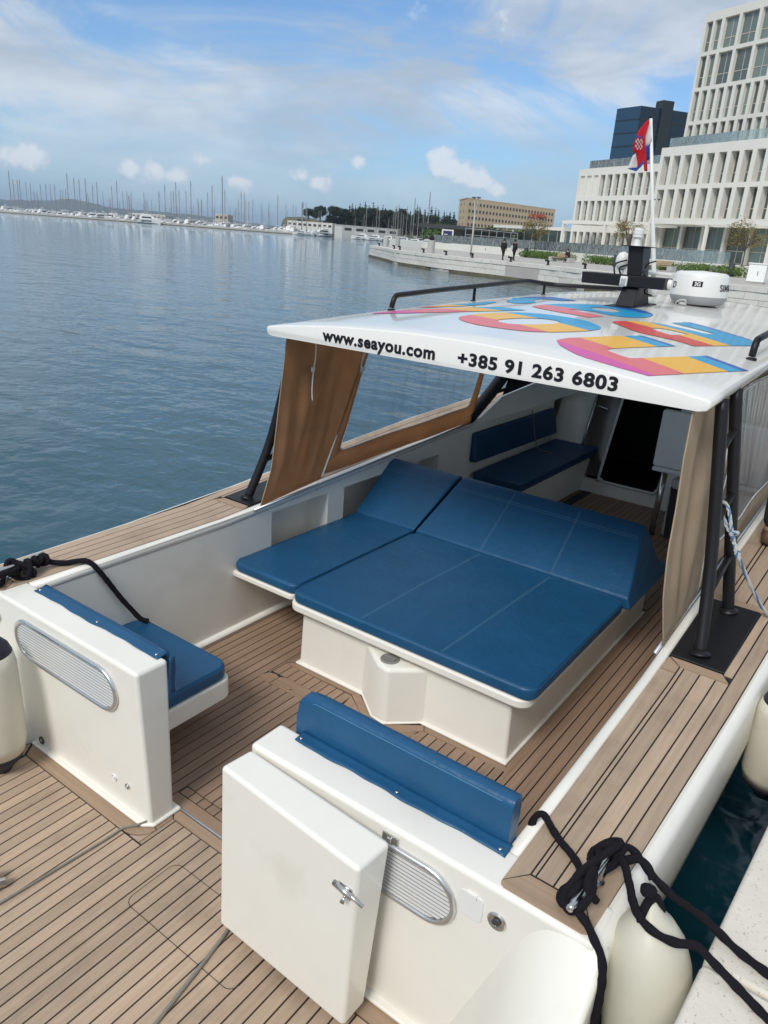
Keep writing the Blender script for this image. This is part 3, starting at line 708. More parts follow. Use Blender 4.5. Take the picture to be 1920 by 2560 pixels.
# port pad shelf
G().prism(rrect(2.645, 4.30, 2.384, 2.846, .03), .352, .384).build('pad_shelf', GEL, boat, bevel=.008)
# port quarter seat shelf
G().prism(rrect(1.49, 2.045, 2.185, 2.846, .06, 6), .165, .268).build('seat_shelf', GEL, boat, bevel=.012)
G().hexa([(1.50, 2.20, .01), (1.56, 2.20, .01), (1.60, 2.84, .01), (1.50, 2.84, .01), (1.50, 2.19, .17), (1.66, 2.19, .17), (1.66, 2.84, .17), (1.50, 2.84, .17)]).build('seat_bracket', GEL, boat, bevel=.01)

# ---- cabin bulkhead (raked), doorway, fixed door leaf
bxz = lambda z: 6.82+.43*z
def bh(poly, th=.03):  # polygon in (y, z) on the raked bulkhead
    n = len(poly)
    return G().add([(bxz(z), y, z) for y, z in poly]+[(bxz(z)+th, y, z) for y, z in poly], [tuple(range(n)), tuple(range(2*n-1, n-1, -1))]+[(i, i+n, (i+1) % n+n, (i+1) % n) for i in range(n)])
ZT = 1.30
bk = bh([(2.53, 0), (2.86, 0), (2.86, ZT), (2.53, ZT)]).build('bulkhead', GEL, boat)
bh([(.53, 0), (1.69, 0), (1.69, ZT), (.53, ZT)]).build('wall_panel', GEL, bk)
bh([(1.69, 0), (2.53, 0), (2.53, .12), (1.69, .12)]).build('sill', GEL, bk)
fr = [(bxz(z)-.006, y, z) for y, z in [(2.262, ZT), (2.262, .20), (2.248, .155), (2.215, .125), (2.17, .12), (1.76, .12), (1.715, .13), (1.70, .17), (1.69, .22), (1.69, ZT)]]
G().tube(catmull(fr, 3), .014, 8).build('door_frame', WHITEPL, bk, smooth=True)
bh([(2.275, .15), (2.50, .15), (2.50, ZT), (2.275, ZT)], .02).build('door_leaf', mat('brown_tinted_panel', (.10, .085, .075), .12, spec=.8), bk)
G().tube([(bxz(.15)-.012, 2.512, .15), (bxz(ZT)-.012, 2.512, ZT)], .012, 8).build('door_edge_trim', STEEL, bk, smooth=True)
G().tube([(bxz(.78)-.012, 2.47, .78), (bxz(.78)-.05, 2.46, .785), (bxz(.78)-.05, 2.36, .77)], .009, 8).build('door_handle', STEEL, bk, smooth=True)
G().box(6.86, 8.3, 1.60, 2.62, -.05, .0).build('cabin_floor', CAULK, boat)  # floor and back wall coloured black to paint in the dark of the cabin
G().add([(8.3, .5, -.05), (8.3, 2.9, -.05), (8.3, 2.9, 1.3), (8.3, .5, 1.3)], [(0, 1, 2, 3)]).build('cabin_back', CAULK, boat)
G().prism([(7.37, .45), (8.6, .55), (8.6, 2.85), (7.37, 2.95)], 1.28, 1.32).build('dashboard', BLACK, boat)
# cabin sides and screen above the coaming, forward of the curtains
for s in (1, -1):
    Y = CY+s*1.150
    G().add([(5.26, Y, .80), (9.4, Y-s*.35, .98), (9.2, Y-s*.42, 1.25), (7.9, Y-s*.12, 1.33), (6.5, Y-s*.03, 1.05), (5.75, Y, .98)], [(0, 1, 2, 3, 4, 5)]).build('cabin_side', GEL, boat, solid=.03)
    G().add([(5.78, Y, .99), (6.5, Y-s*.03, 1.06), (7.9, Y-s*.12, 1.33), (6.6, Y-s*.07, 1.78), (6.1, Y-s*.05, 1.76)], [(0, 1, 2, 3, 4)]).build('side_window', TGLASS, boat, solid=.008)
    G().tube(catmull([(5.22, Y+s*.0, .87), (5.62, Y, 1.08), (6.0, Y-s*.02, 1.38), (6.35, Y-s*.05, 1.78)], 6), .052, 12).build('screen_pillar', BLACK, boat, smooth=True)
    G().tube([(5.6, Y-s*.01, 1.03), (6.5, Y-s*.05, 1.10), (7.9, Y-s*.14, 1.36)], .014, 8).build('window_rail', BLACK, boat, smooth=True)
G().add([(8.35, .75, 1.31), (8.35, 2.64, 1.31), (6.5, 2.72, 1.80), (6.5, .67, 1.80)], [(0, 1, 2, 3)]).build('windscreen', TGLASS, boat, solid=.01)
# port bench base
G().prism([(5.30, 2.42), (6.95, 2.40), (6.95, 2.842), (5.30, 2.842)], 0, .335).build('bench_base', GEL, boat, bevel=.015)
# helm seat back, its pedestal and post
hs_ = G().prism([(6.0, .74), (6.09, .74), (6.09, 1.566), (6.0, 1.556)], .615, 1.070).build('helm_seat', LGREY, boat, bevel=.018)
G().prism([(5.985, .74), (6.5, .74), (6.5, 1.55), (5.985, 1.55)], .578, .612).build('seat_lip', LGREY, hs_, bevel=.008)
G().tube([(6.12, 1.485, .0), (6.12, 1.475, .58)], .026, 10).build('post', STEEL, hs_, smooth=True)
G().box(6.15, 6.85, .6, 1.42, 0, .50).build('pedestal', GEL, hs_, bevel=.02)
G().box(6.02, 6.06, 1.34, 1.40, 1.07, 1.30).build('roof_bracket', STEEL, hs_)

# ---- hard roof
RW = 1.115
def interp(x, X, Y):
    if x <= X[0]: return Y[0]
    for i in range(len(X)-1):
        if x <= X[i+1]: return Y[i]+(Y[i+1]-Y[i])*(x-X[i])/(X[i+1]-X[i])
    return Y[-1]
def zt(x): return interp(x, [2.89, 3.81, 4.79, 5.95, 6.55], [1.722, 1.761, 1.793, 1.818, 1.838])
def zr(x, y): return zt(x)+.078*(1-((y-CY)/RW)**2)
def zbm(x): return 1.676+(zt(x)-1.722)*.95
rings = []
for x, ins in ((2.868, .007), (2.8705, .002), (2.876, 0), (3.1, 0), (3.4, 0), (3.8, 0), (4.3, 0), (4.79, 0), (5.4, 0), (5.95, 0), (6.4, 0), (6.52, .004), (6.56, .02)):
    top = []; n = 22; W = RW-ins
    for i in range(n+1):
        t = -1+2*i/n; top.append((x, CY+W*.985*t, zr(max(x, 2.89), CY+RW*.985*t)-ins))
    zb_ = zbm(max(x, 2.89)); ze = top[0][2]
    ring = [(x, CY-W*.97, zb_), (x, CY-W*.992, zb_+.006), (x, CY-W, zb_+.02), (x, CY-W, ze-.012), (x, CY-W*.996, ze-.004)]+top+[(x, CY+W*.996, ze-.004), (x, CY+W, ze-.012), (x, CY+W, zb_+.02), (x, CY+W*.992, zb_+.006), (x, CY+W*.97, zb_)]
    rings.append(ring)
roof = G().loft(rings).build('hard_roof', GELW, boat, smooth=True, angle=45)
# unseen pale lining, added to bounce light under the roof
G().prism([(2.93, CY-1.04), (6.5, CY-1.04), (6.5, CY+1.04), (2.93, CY+1.04)], lambda p: zbm(p[0])-.006, lambda p: zbm(p[0])-.002).build('bounce_headliner', mat('bounce_headliner', (.66, .65, .62), .7), roof)
# lettering on the aft edge
def aft_text(txt, ya, yb, z0, h, dz_=0):
    me = text_mesh(txt, 1.0, .040, .0, 1.10)
    xs = [v.co.x for v in me.vertices]; ys = [v.co.y for v in me.vertices]; sx = (ya-yb)/(max(xs)-min(xs))
    # the digits / ascender height of the font is about .73
    for v in me.vertices: v.co = Vector((2.8662, ya-(v.co.x-min(xs))*sx, z0+v.co.y*h+dz_*(v.co.x-min(xs))))
    me.update(); bm = bmesh.new(); bm.from_mesh(me); bm.verts.ensure_lookup_table(); seen = set(); isl = []
    for v0 in bm.verts:
        if v0.index in seen: continue
        st, comp = [v0], []; seen.add(v0.index)
        while st:
            a = st.pop(); comp.append(a.index)
            for e in a.link_edges:
                b = e.other_vert(a)
                if b.index not in seen: seen.add(b.index); st.append(b)
        isl.append(comp)
    bm.free(); ext = sorted((( -max(me.vertices[i].co.y for i in c), -min(me.vertices[i].co.y for i in c), c) for c in isl), key=lambda t: t[0]); words = []; end = None
    for a, b, c in ext:
        if end is None or a-end > .014: words.append(set())
        words[-1].update(c); end = b if end is None else max(end, b)
    for wd in words:
        ids = sorted(wd); mp_ = {o_: k for k, o_ in enumerate(ids)}; m2_ = bpy.data.meshes.new('lettering')
        m2_.from_pydata([me.vertices[i].co[:] for i in ids], [], [[mp_[i] for i in p.vertices] for p in me.polygons if p.vertices[0] in mp_]); put('lettering', m2_, INK, roof)
aft_text('www.seayou.com', 2.428, 1.768, 1.6985, .078)
aft_text('+385 91 263 6803', 1.650, .930, 1.6985, .074)
# printed letters on the roof
PINK, COR, YEL, CYA, DBL, RED = (.62, .06, .32), (.70, .13, .14), (.80, .43, .03), (.0, .30, .55), (.01, .09, .36), (.60, .035, .025)
LET = {
 'A': ([[3.236,1.358],[3.262,1.372],[3.296,1.371],[3.366,1.363],[3.432,1.333],[3.614,1.262],[3.822,1.165],[3.737,0.968],[3.525,1.058],[3.344,1.129],[3.293,1.138],[3.262,1.130],[3.245,1.105],[3.222,1.06],[3.207,1.008],[3.296,0.97],[3.565,0.856],[3.681,0.81],[3.592,0.607],[3.369,0.697],[2.97,0.851],[2.978,0.982],[3.014,1.135],[3.045,1.19],[3.087,1.236],[3.158,1.31]], None, [(0, PINK), (2.41, COR), (2.59, YEL), (2.885, CYA), (2.985, DBL)]),
 'B': ([[4.096,1.42],[4.13,1.432],[4.172,1.427],[4.284,1.37],[4.329,1.326],[4.37,1.243],[4.356,1.116],[4.336,1.006],[4.342,.972],[4.365,0.951],[4.404,0.961],[4.425,1.001],[4.457,1.109],[4.496,1.219],[4.658,1.157],[4.62,1.058],[4.546,0.918],[4.494,0.803],[4.43,.735],[4.355,0.709],[3.851,0.916],[3.89,1.016],[3.901,1.184],[3.94,1.265],[4.013,1.333]], [[4.136,1.216],[4.17,1.205],[4.203,1.177],[4.205,1.14],[4.198,1.099],[4.187,1.028],[4.031,1.084],[4.06,1.14],[4.097,1.195]], [(0, RED), (3.30, YEL), (3.435, CYA), (3.75, DBL)]),
 'C': ([[4.418,2.049],[4.46,2.066],[4.506,2.067],[4.60,2.06],[4.699,2.03],[4.80,1.96],[4.90,1.855],[4.955,1.755],[4.964,1.655],[4.92,1.56],[4.846,1.47],[4.76,1.41],[4.681,1.383],[4.60,1.375],[4.54,1.38],[4.45,1.41],[4.399,1.46],[4.39,1.53],[4.425,1.60],[4.46,1.66],[4.47,1.76],[4.434,1.824],[4.291,1.54],[4.159,1.581],[4.228,1.779],[4.332,1.954]], [[4.640,1.765],[4.69,1.76],[4.747,1.713],[4.745,1.66],[4.716,1.617],[4.667,1.575],[4.60,1.57],[4.557,1.59],[4.54,1.651],[4.58,1.72]], [(0, COR), (3.37, CYA), (3.72, DBL)]),
 'D': ([[3.514,2.042],[3.56,2.067],[3.609,2.078],[3.767,2.072],[3.87,2.04],[3.961,1.991],[4.01,1.945],[4.045,1.887],[4.055,1.82],[4.052,1.748],[4.045,1.67],[4.032,1.602],[4.005,1.54],[3.968,1.487],[3.854,1.391],[3.81,1.372],[3.769,1.367],[3.665,1.382],[3.55,1.425],[3.453,1.477],[3.39,1.53],[3.347,1.589],[3.333,1.665],[3.33,1.747],[3.35,1.835],[3.39,1.913],[3.445,1.985]], [[3.568,1.845],[3.61,1.855],[3.654,1.85],[3.763,1.805],[3.82,1.76],[3.848,1.719],[3.855,1.677],[3.846,1.637],[3.799,1.586],[3.75,1.585],[3.696,1.596],[3.62,1.63],[3.565,1.672],[3.52,1.71],[3.508,1.755],[3.525,1.805]], [(0, COR), (2.53, YEL), (2.795, CYA), (3.03, DBL)]),
 'E': ([[5.036,2.50],[5.25,2.60],[5.45,2.56],[5.43,2.363],[5.096,2.033],[4.999,2.115],[5.143,2.318],[4.961,2.304],[4.738,2.176],[4.615,2.183],[4.598,2.264],[4.72,2.382],[4.87,2.46]], None, [(0, CYA), (3.75, DBL)]),
 'F': ([[3.661,2.70],[3.798,2.64],[3.92,2.518],[4.131,2.341],[4.253,2.194],[4.177,1.971],[4.012,2.067],[3.782,2.241],[3.629,2.454],[3.571,2.66]], None, [(0, PINK), (2.40, COR), (2.66, YEL), (2.85, CYA), (3.02, DBL)]),
 'H': ([[4.05,2.66],[4.20,2.68],[4.45,2.56],[4.72,2.50],[4.66,2.42],[4.40,2.38],[4.20,2.46]], None, [(0, RED), (2.76, YEL), (2.92, CYA)])}
for k, (po, ho, rp_) in LET.items():
    bm = bmesh.new(); ed = []
    for lp in (po, ho):
        if not lp: continue
        vs_ = [bm.verts.new((a, b, 0)) for a, b in lp]
        ed += [bm.edges.new((vs_[i], vs_[(i+1) % len(vs_)])) for i in range(len(vs_))]
    bmesh.ops.triangle_fill(bm, use_beauty=True, use_dissolve=False, edges=ed)
    bmesh.ops.subdivide_edges(bm, edges=bm.edges[:], cuts=3, use_grid_fill=True)
    for v in bm.verts: v.co.z = zr(v.co.x, v.co.y)+.0022
    bmesh.ops.recalc_face_normals(bm, faces=bm.faces)
    for f in bm.faces:
        f.smooth = True
        if f.normal.z < 0: f.normal_flip()
    me = bpy.data.meshes.new('roof_letter'); bm.to_mesh(me); bm.free(); put('roof_letter', me, banded('letter_print', rp_), roof)
# roof rails
for s in (1, -1):
    Y = lambda v: v if s > 0 else 2*CY-v
    path = [(3.88, Y(2.737), 1.79), (3.905, Y(2.737), 1.862), (4.4, Y(2.737), 1.887), (4.9, Y(2.737), 1.907), (5.75, Y(2.737), 1.943)]
    if s > 0: path += [(6.02, Y(2.66), 1.917), (6.15, CY+.35, 1.935)]
    rl = G().tube(bend(path, .07, 5), .0165, 12).build('roof_rail', BLACK, boat, smooth=True)
    G().lathe([(.025, 0), (.025, .008), (.017, .012)], (3.88, Y(2.737), zr(3.88, 2.737)-.002), n=16).build('rail_foot', BLACK, rl, smooth=True)
    for xx, yy, zt_ in ((4.90, 2.737, 1.907), (5.96, 2.68, 1.925)):
        zb_ = zr(xx, Y(yy))
        G().tube([(xx, Y(yy), zb_-.004), (xx, Y(yy), zt_)], .011, 10).build('rail_post', BLACK, rl, smooth=True)
        G().lathe([(.022, 0), (.022, .006), (.012, .01)], (xx, Y(yy), zb_-.003), n=14).build('post_foot', BLACK, rl, smooth=True)

# ---- instrument mast on the roof
mast = thing('instrument_mast', 'black instrument mast with crossbar standing on the boat roof', 'mast', (5.12, 1.675, zr(5.12, 1.675)))
zm_ = zr(5.12, 1.67)
G().prism([(4.88, 1.59), (5.42, 1.59), (5.42, 1.765), (4.88, 1.765)], lambda p: zr(*p)-.004, lambda p: zr(*p)+.006).build('base_plate', BLACK, mast, bevel=.002)
G().hexa([(4.99, 1.615, zm_-.01), (5.34, 1.615, zm_-.01), (5.34, 1.735, zm_-.01), (4.99, 1.735, zm_-.01), (5.07, 1.623, 2.0), (5.27, 1.623, 2.0), (5.27, 1.727, 2.0), (5.07, 1.727, 2.0)]).build('pedestal', BLACK, mast, bevel=.006)
G().hexa([(5.04, 1.456, 1.997), (5.20, 1.456, 1.997), (5.20, 2.006, 1.997), (5.04, 2.006, 1.997), (5.04, 1.452, 2.069), (5.20, 1.452, 2.069), (5.20, 2.012, 2.069), (5.04, 2.012, 2.069)]).build('crossbar', BLACK, mast, bevel=.006)
G().hexa([(5.09, 1.626, 2.068), (5.24, 1.626, 2.068), (5.24, 1.722, 2.068), (5.09, 1.722, 2.068), (5.09, 1.642, 2.246), (5.24, 1.642, 2.246), (5.24, 1.742, 2.246), (5.09, 1.742, 2.246)]).build('upper_box', BLACK, mast, bevel=.004)
G().box(5.05, 5.27, 1.608, 1.782, 2.246, 2.251).build('top_plate', BLACK, mast)
al = G().lathe([(.030, 0), (.024, .012), (.021, .05), (.032, .052), (.032, .066), (.028, .068), (.032, .072), (.032, .086), (.029, .088), (.032, .092), (.030, .106), (.0, .110)], (5.12, 1.700, 2.251), n=20).build('anchor_light', WHITEPL, mast, smooth=True, angle=30)
G().box(5.018, 5.042, 1.690, 1.738, 1.998, 2.062).build('stern_light', WHITEPL, mast, bevel=.008)
G().box(5.012, 5.020, 1.699, 1.729, 2.008, 2.048).build('light_lens', mat('clear_lens', (.42, .42, .40), .1), mast, bevel=.003)
for y_, s_ in ((1.452, -1), (2.012, 1)):
    G().lathe([(.030, 0), (.030, .012), (.024, .024), (.0, .03)], (5.12, y_, 2.033), (0, s_, 0), 18).build('side_light', WHITEPL, mast, smooth=True, angle=40)
for k, pts in enumerate([[(5.10, 1.74, 2.16), (5.06, 1.80, 2.13), (5.05, 1.79, 2.07)], [(5.12, 1.74, 2.13), (5.07, 1.77, 2.11), (5.08, 1.76, 2.07)], [(5.12, 1.62, 2.12), (5.08, 1.59, 2.15), (5.12, 1.56, 2.165)], [(5.16, 1.62, 2.10), (5.1, 1.61, 2.08), (5.12, 1.60, 2.065)], [(5.14, 1.60, 1.99), (5.10, 1.585, 1.965), (5.12, 1.545, 1.955)]]):
    G().tube(catmull(pts, 5), .0055, 6).build('cable', BLACK, mast, smooth=True)
gp = thing('antenna_dome', 'white egg-shaped antenna dome behind the black mast', 'antenna', (5.30, 1.84, 2.07))
G().lathe([(.0, -.062), (.024, -.055), (.040, -.033), (.046, 0), (.041, .030), (.027, .052), (.0, .062)], (5.30, 1.838, 2.150), n=22).build('dome', WHITEPL, gp, smooth=True)
G().tube([(5.30, 1.838, 2.05), (5.30, 1.838, 2.095)], .02, 10).build('stem', WHITEPL, gp)
G().box(5.2, 5.32, 1.78, 1.86, 2.045, 2.06).build('bracket', BLACK, gp)
# radar dome
rd = thing('radar_dome', 'white radar dome with dark lettering on the boat roof', 'radar', (5.75, 1.415, zr(5.75, 1.415)))
rc = Vector((5.83, 1.43, 0)); rr0 = .192
G().lathe([(.150, 1.893), (.176, 1.905), (.192, 1.935), (.195, 1.952)], (rc.x, rc.y, 0), n=48).build('base', mat('radar_grey', (.33, .34, .35), .5), rd, smooth=True, angle=40)
G().lathe([(.196, 1.952), (.195, 1.985), (.183, 2.085), (.175, 2.102), (.155, 2.112), (0, 2.122)], (rc.x, rc.y, 0), n=48).build('cover', WHITEPL, rd, smooth=True, angle=40)
G().tube([(rc.x, rc.y, 1.87), (rc.x, rc.y, 1.90)], .09, 16).build('mount', BLACK, rd)
def on_dome(me, ang, zc, dr=.0015):
    for v in me.vertices:
        zq = zc+v.co.y; rad = .1955-(zq-1.985)*.12+dr; a = ang+v.co.x/rad
        v.co = Vector((rc.x+rad*cos(a), rc.y+rad*sin(a), zq))
    me.update(); return me
camang = math.atan2(-rc.y, -rc.x)
def centred(txt, size, bold=.0):
    me = text_mesh(txt, size, bold); bm = bmesh.new(); bm.from_mesh(me); bmesh.ops.subdivide_edges(bm, edges=bm.edges[:], cuts=1); bm.to_mesh(me); bm.free()
    xs = [v.co.x for v in me.vertices]; c = (min(xs)+max(xs))/2
    for v in me.vertices: v.co.x -= c; v.co.y -= size*.34
    return me
g = G(); rp2 = rrect(-.034, .034, -.018, .018, .006); me = G().sheet(lambda u, v: (-.034+.068*u, -.018+.036*v, 0), 8, 2).mesh('badge', recalc=False)
put('badge', on_dome(me, camang-.10, 2.035, .001), INK, rd)
put('badge_lettering', on_dome(centred('3G', .034, .001), camang-.10, 2.035, .0025), WHITEPL, rd)
put('maker_lettering', on_dome(centred('SIMRAD', .062, .0014), camang+1.30, 2.018), DGREY, rd)
put('maker_lettering', on_dome(centred('SIMRAD', .062, .0014), camang-1.52, 2.018), DGREY, rd)
sk = thing('white_shackle_cord', 'short looped white cord in front of the radar dome base', 'cord', (5.62, 1.47, 1.9))
G().tube(catmull([(5.62, 1.52, 1.897), (5.60, 1.50, 1.915), (5.60, 1.46, 1.925), (5.61, 1.45, 1.905), (5.60, 1.49, 1.90), (5.60, 1.44, 1.895)], 5), .006, 6).build('loop', ROPEW, sk, smooth=True)
# flag and its staff
fs = thing('flagstaff', 'white staff standing on the boat roof behind the black mast', 'flagstaff', (5.45, 1.66, 2.0))
G().tube([(5.45, 1.642, 1.93), (5.45, 1.660, 2.1), (5.45, 1.768, 2.60), (5.45, 1.862, 3.045)], [.0165, .016, .0125, .010], 10).build('pole', WHITEPL, fs, smooth=True)
G().lathe([(.03, 0), (.04, .02), (.03, .05), (.02, .07)], (5.45, 1.643, 1.93), n=14).build('socket', WHITEPL, fs, smooth=True)
G().box(5.40, 5.50, 1.52, 1.78, 2.075, 2.095).build('bracket', WHITEPL, fs, bevel=.006)
G().lathe([(.012, 0), (.014, .01), (.006, .022), (0, .025)], (5.45, 1.864, 3.045), n=10).build('finial', BLACK, fs)
fl_ = thing('flag', 'red, white and blue flag with a checkered shield hanging from the white staff', 'flag', (5.45, 1.86, 2.74))
FP = {'red_stripe': (REDC, [(1.89, 3.038), (1.871, 3.045), (1.874, 3.001), (1.880, 2.941), (1.858, 2.873), (1.843, 2.793), (1.831, 2.728), (1.846, 2.728), (1.862, 2.793), (1.881, 2.766), (1.905, 2.751), (1.923, 2.835), (1.943, 2.847), (1.936, 2.904), (1.919, 2.972)]),
      'white_stripe': (WHTC, [(1.871, 3.045), (1.857, 3.045), (1.823, 2.895), (1.858, 2.873), (1.880, 2.941), (1.874, 3.001)]),
      'blue_stripe': (BLUC, [(1.858, 2.873), (1.823, 2.895), (1.809, 2.843), (1.811, 2.820), (1.843, 2.793)]),
      'blue_fold': (BLUC, [(1.843, 2.793), (1.862, 2.793), (1.881, 2.766), (1.905, 2.751), (1.957, 2.739), (1.908, 2.727), (1.87, 2.75)]),
      'white_fold': (WHTC, [(1.926, 2.835), (1.905, 2.751), (1.957, 2.739), (1.951, 2.774), (1.940, 2.82)])}
def fx(y, z): return 5.45+.020*sin((y-1.8)*75+z*9)+.012*sin(z*23)
for nm, (m_, po) in FP.items():
    bm = bmesh.new(); vs_ = [bm.verts.new((0, a, b)) for a, b in po]
    bmesh.ops.triangle_fill(bm, use_beauty=True, use_dissolve=False, edges=[bm.edges.new((vs_[i], vs_[(i+1) % len(vs_)])) for i in range(len(vs_))])
    bmesh.ops.subdivide_edges(bm, edges=bm.edges[:], cuts=3, use_grid_fill=True)
    for v in bm.verts: v.co.x = fx(v.co.y, v.co.z)
    for f in bm.faces: f.smooth = True
    me = bpy.data.meshes.new(nm); bm.to_mesh(me); bm.free(); o = put(nm, me, m_, fl_); md = o.modifiers.new('thickness', 'SOLIDIFY'); md.thickness = .0015
g1, g2_ = G(), G()
for i in range(5):
    for j in range(5):
        y0, z0 = 1.928-.0075*i+.002*j*0, 2.925-.0135*j; t_ = g1 if (i+j) % 2 == 0 else g2_
        a = [(y0, z0), (y0-.0075, z0-.001), (y0-.0078, z0-.0145), (y0-.0003, z0-.0135)]
        t_.add([(fx(p, q)-.004, p, q) for p, q in a], [(0, 1, 2, 3)])
g1.build('shield_red', REDC, fl_); g2_.build('shield_white', WHTC, fl_)
g3 = G()
for i in range(5):
    y0 = 1.929-.0078*i; g3.add([(fx(y0, 2.94)-.004, y0, 2.926), (fx(y0, 2.94)-.004, y0-.0065, 2.925), (fx(y0, 2.94)-.004, y0-.0068, 2.938+.003*(i % 2)), (fx(y0, 2.94)-.004, y0, 2.939)], [(0, 1, 2, 3)])
g3.build('shield_crown', BLUC, fl_)

# ================================================================== CURTAINS
def curtain(s, aft, fold, m, label, label2, group):
    Ym = lambda v: v if s > 0 else 2*CY-v
    cz = lambda x: .711+(x-2.844)*.0546
    seam = lambda z: 3.381+(z-.777)*.372
    def yy(z): return 2.835-(z-.71)*.088
    axx = lambda z: interp(z, [a[0] for a in aft], [a[1] for a in aft])
    t = thing('side_curtain', label, 'curtain', (3.1, Ym(2.85), .71), group); rn = random.Random(11 if s > 0 else 5)
    ph = [rn.uniform(0, 6) for _ in range(5)]
    def f1(u, v):
        z0 = .715+.05*u; zz_ = z0+(1.70-z0)*v; x = axx(zz_)+(seam(zz_)-axx(zz_))*u
        off = fold*(sin(u*19+ph[0]+1.2*v)*.45+sin(u*8.3+ph[1]-2*v)*.6+sin(u*33+ph[2]+v*3)*.2)*(.04+.96*sin(pi*min(1, v*1.1)))*(.3+.7*min(1, u*6))
        return (x, Ym(yy(zz_)+off), zz_)
    G().sheet(f1, 44, 22).build('canvas', m, t, smooth=True, solid=.002, recalc=False)
    G().tube([f1(0, k/20) for k in range(21)], .0035, 6).build('hem', CANVAS, t, smooth=True)
    t2 = thing('window_curtain', label2, 'curtain', (4.3, Ym(2.85), .76), group)
    # panel with clear window: ring of canvas round a rounded opening
    o_ = [(seam(.79)+.004, .79), (5.215, .845), (5.36, 1.72), (seam(1.715)+.004, 1.715)]
    i_ = [(3.520, .925), (5.125, .985), (5.285, 1.66), (3.745, 1.64)]
    def dense(P, r, n=6, m_=10):
        P = [Vector((*p, 0)) for p in P]; out = []
        for k in range(4):
            a, b, c = P[k-1], P[k], P[(k+1) % 4]
            da, db = (a-b).normalized(), (c-b).normalized(); p0, p1 = b+da*r, b+db*r
            out += [p0.lerp(b, t_/n).lerp(b.lerp(p1, t_/n), t_/n) for t_ in range(n+1)]
            nx = P[(k+1) % 4]-db*r
            out += [p1.lerp(nx, (t_+1)/(m_+1)) for t_ in range(m_)]
        return out
    oo, ii = dense(o_, .004), dense(i_, .045)
    def pt(p, e=0): return (p.x, Ym(yy(p.y)+.006*sin(p.x*7+p.y*5)+e), p.y)
    G().loft([[pt(p) for p in oo], [pt(p, -.002) for p in ii]], cap=False).build('canvas_frame', m, t2, smooth=True, solid=.002, recalc=False)
    def vf(u, v):
        a = Vector((*i_[0], 0)).lerp(Vector((*i_[1], 0)), u); b = Vector((*i_[3], 0)).lerp(Vector((*i_[2], 0)), u); p = a.lerp(b, v)
        return (p.x, Ym(yy(p.y)+.006*sin(p.x*7+p.y*5)+.004), p.y)
    G().sheet(lambda u, v: vf(-.012+1.024*u, -.02+1.04*v), 24, 10).build('clear_window', VINYL, t2, smooth=True, recalc=False)
    G().tube([pt(p, -.004*s) for p in ii], .0035, 6, closed=True).build('window_welt', WHITEPL, t2, smooth=True)
    G().tube([(seam(z), Ym(yy(z)-.005), z) for z in (.78, 1.0, 1.2, 1.4, 1.7)], .0075, 8).build('zip', WHITEPL, t2, smooth=True)
    G().tube([(x, Ym(wy-.008), cz(x)) for x in (2.80, 3.4, 4.2, 5.22)], .0085, 8).build('track', ALU, boat, smooth=True)
    for k in range(11):
        x = 2.9+k*.215; G().lathe([(.004, 0), (.003, .004), (0, .005)], (x, Ym(wy-.012), cz(x)-.028), (0, -s, 0), 8).build('snap_stud', STEEL, boat)
    for (xa, za), (xb, zb2) in (((3.14, 1.66), (3.16, 1.30)), ((3.60, 1.62), (3.585, 1.42))):
        G().tube(catmull([(xa+(xb-xa)*v+.008*sin(v*7), Ym(yy(za+(zb2-za)*v)-.048), za+(zb2-za)*v) for v in (0, .3, .5, .8, 1)], 4), .0045, 6).build('strap', WHITEPL, t, smooth=True)
        G().box(xa-.008, xa+.016, Ym(yy(1.45)-.050)-.005, Ym(yy(1.45)-.050)+.005, za-.19, za-.165).build('buckle', WHITEPL, t, bevel=.002)
    for xa in (3.95, 4.42):
        G().sheet(lambda u, v: (xa+.10*v, Ym(yy(1.6)-.03+.004*sin(v*6)), 1.60-.05*v+.018*u), 1, 6).build('strap', CANVAS, t2, solid=.002, recalc=False)
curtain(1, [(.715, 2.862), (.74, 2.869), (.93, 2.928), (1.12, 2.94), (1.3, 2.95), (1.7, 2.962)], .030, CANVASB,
        'beige canvas curtain coloured as backlit brown hanging in folds on the seaward side of the cockpit', 'beige canvas panel coloured as backlit brown with a large clear window on the seaward side of the cockpit', 'cockpit side curtains')
curtain(-1, [(.715, 2.870), (.95, 2.80), (1.13, 2.79), (1.31, 2.825), (1.5, 2.84), (1.70, 2.90)], .022, CANVAS,
        'beige canvas curtain gathered beside the black ladder frame on the quay side', 'beige canvas panel with a dirty clear window on the quay side of the cockpit', 'cockpit side curtains')

# ================================================================== CUSHIONS
def cushion(name, poly, z0, z1, label, m=BLUE, bevel=.018, group='blue cockpit cushions', seams=(), welt=True):
    t = thing(name, label, 'cushion', (sum(p[0] for p in poly)/len(poly), sum(p[1] for p in poly)/len(poly), z0), group)
    G().prism(poly, z0, z1).build('pad', m, t, bevel=bevel, seg=4)
    if welt:
        c = Vector((sum(p[0] for p in poly)/len(poly), sum(p[1] for p in poly)/len(poly), 0))
        G().tube([(c.x+(p[0]-c.x)*(1-.017/max(.2, abs(p[0]-c.x)+abs(p[1]-c.y))), c.y+(p[1]-c.y)*(1-.017/max(.2, abs(p[0]-c.x)+abs(p[1]-c.y))), z1-.0015) for p in poly], .0024, 5, closed=True).build('piping', m, t, smooth=True)
    for s_ in seams:
        for d in (-.004, .004):
            G().tube([(a, b+d, c) for a, b, c in s_], .0011, 5).build('stitching', THREAD, t)
    return t
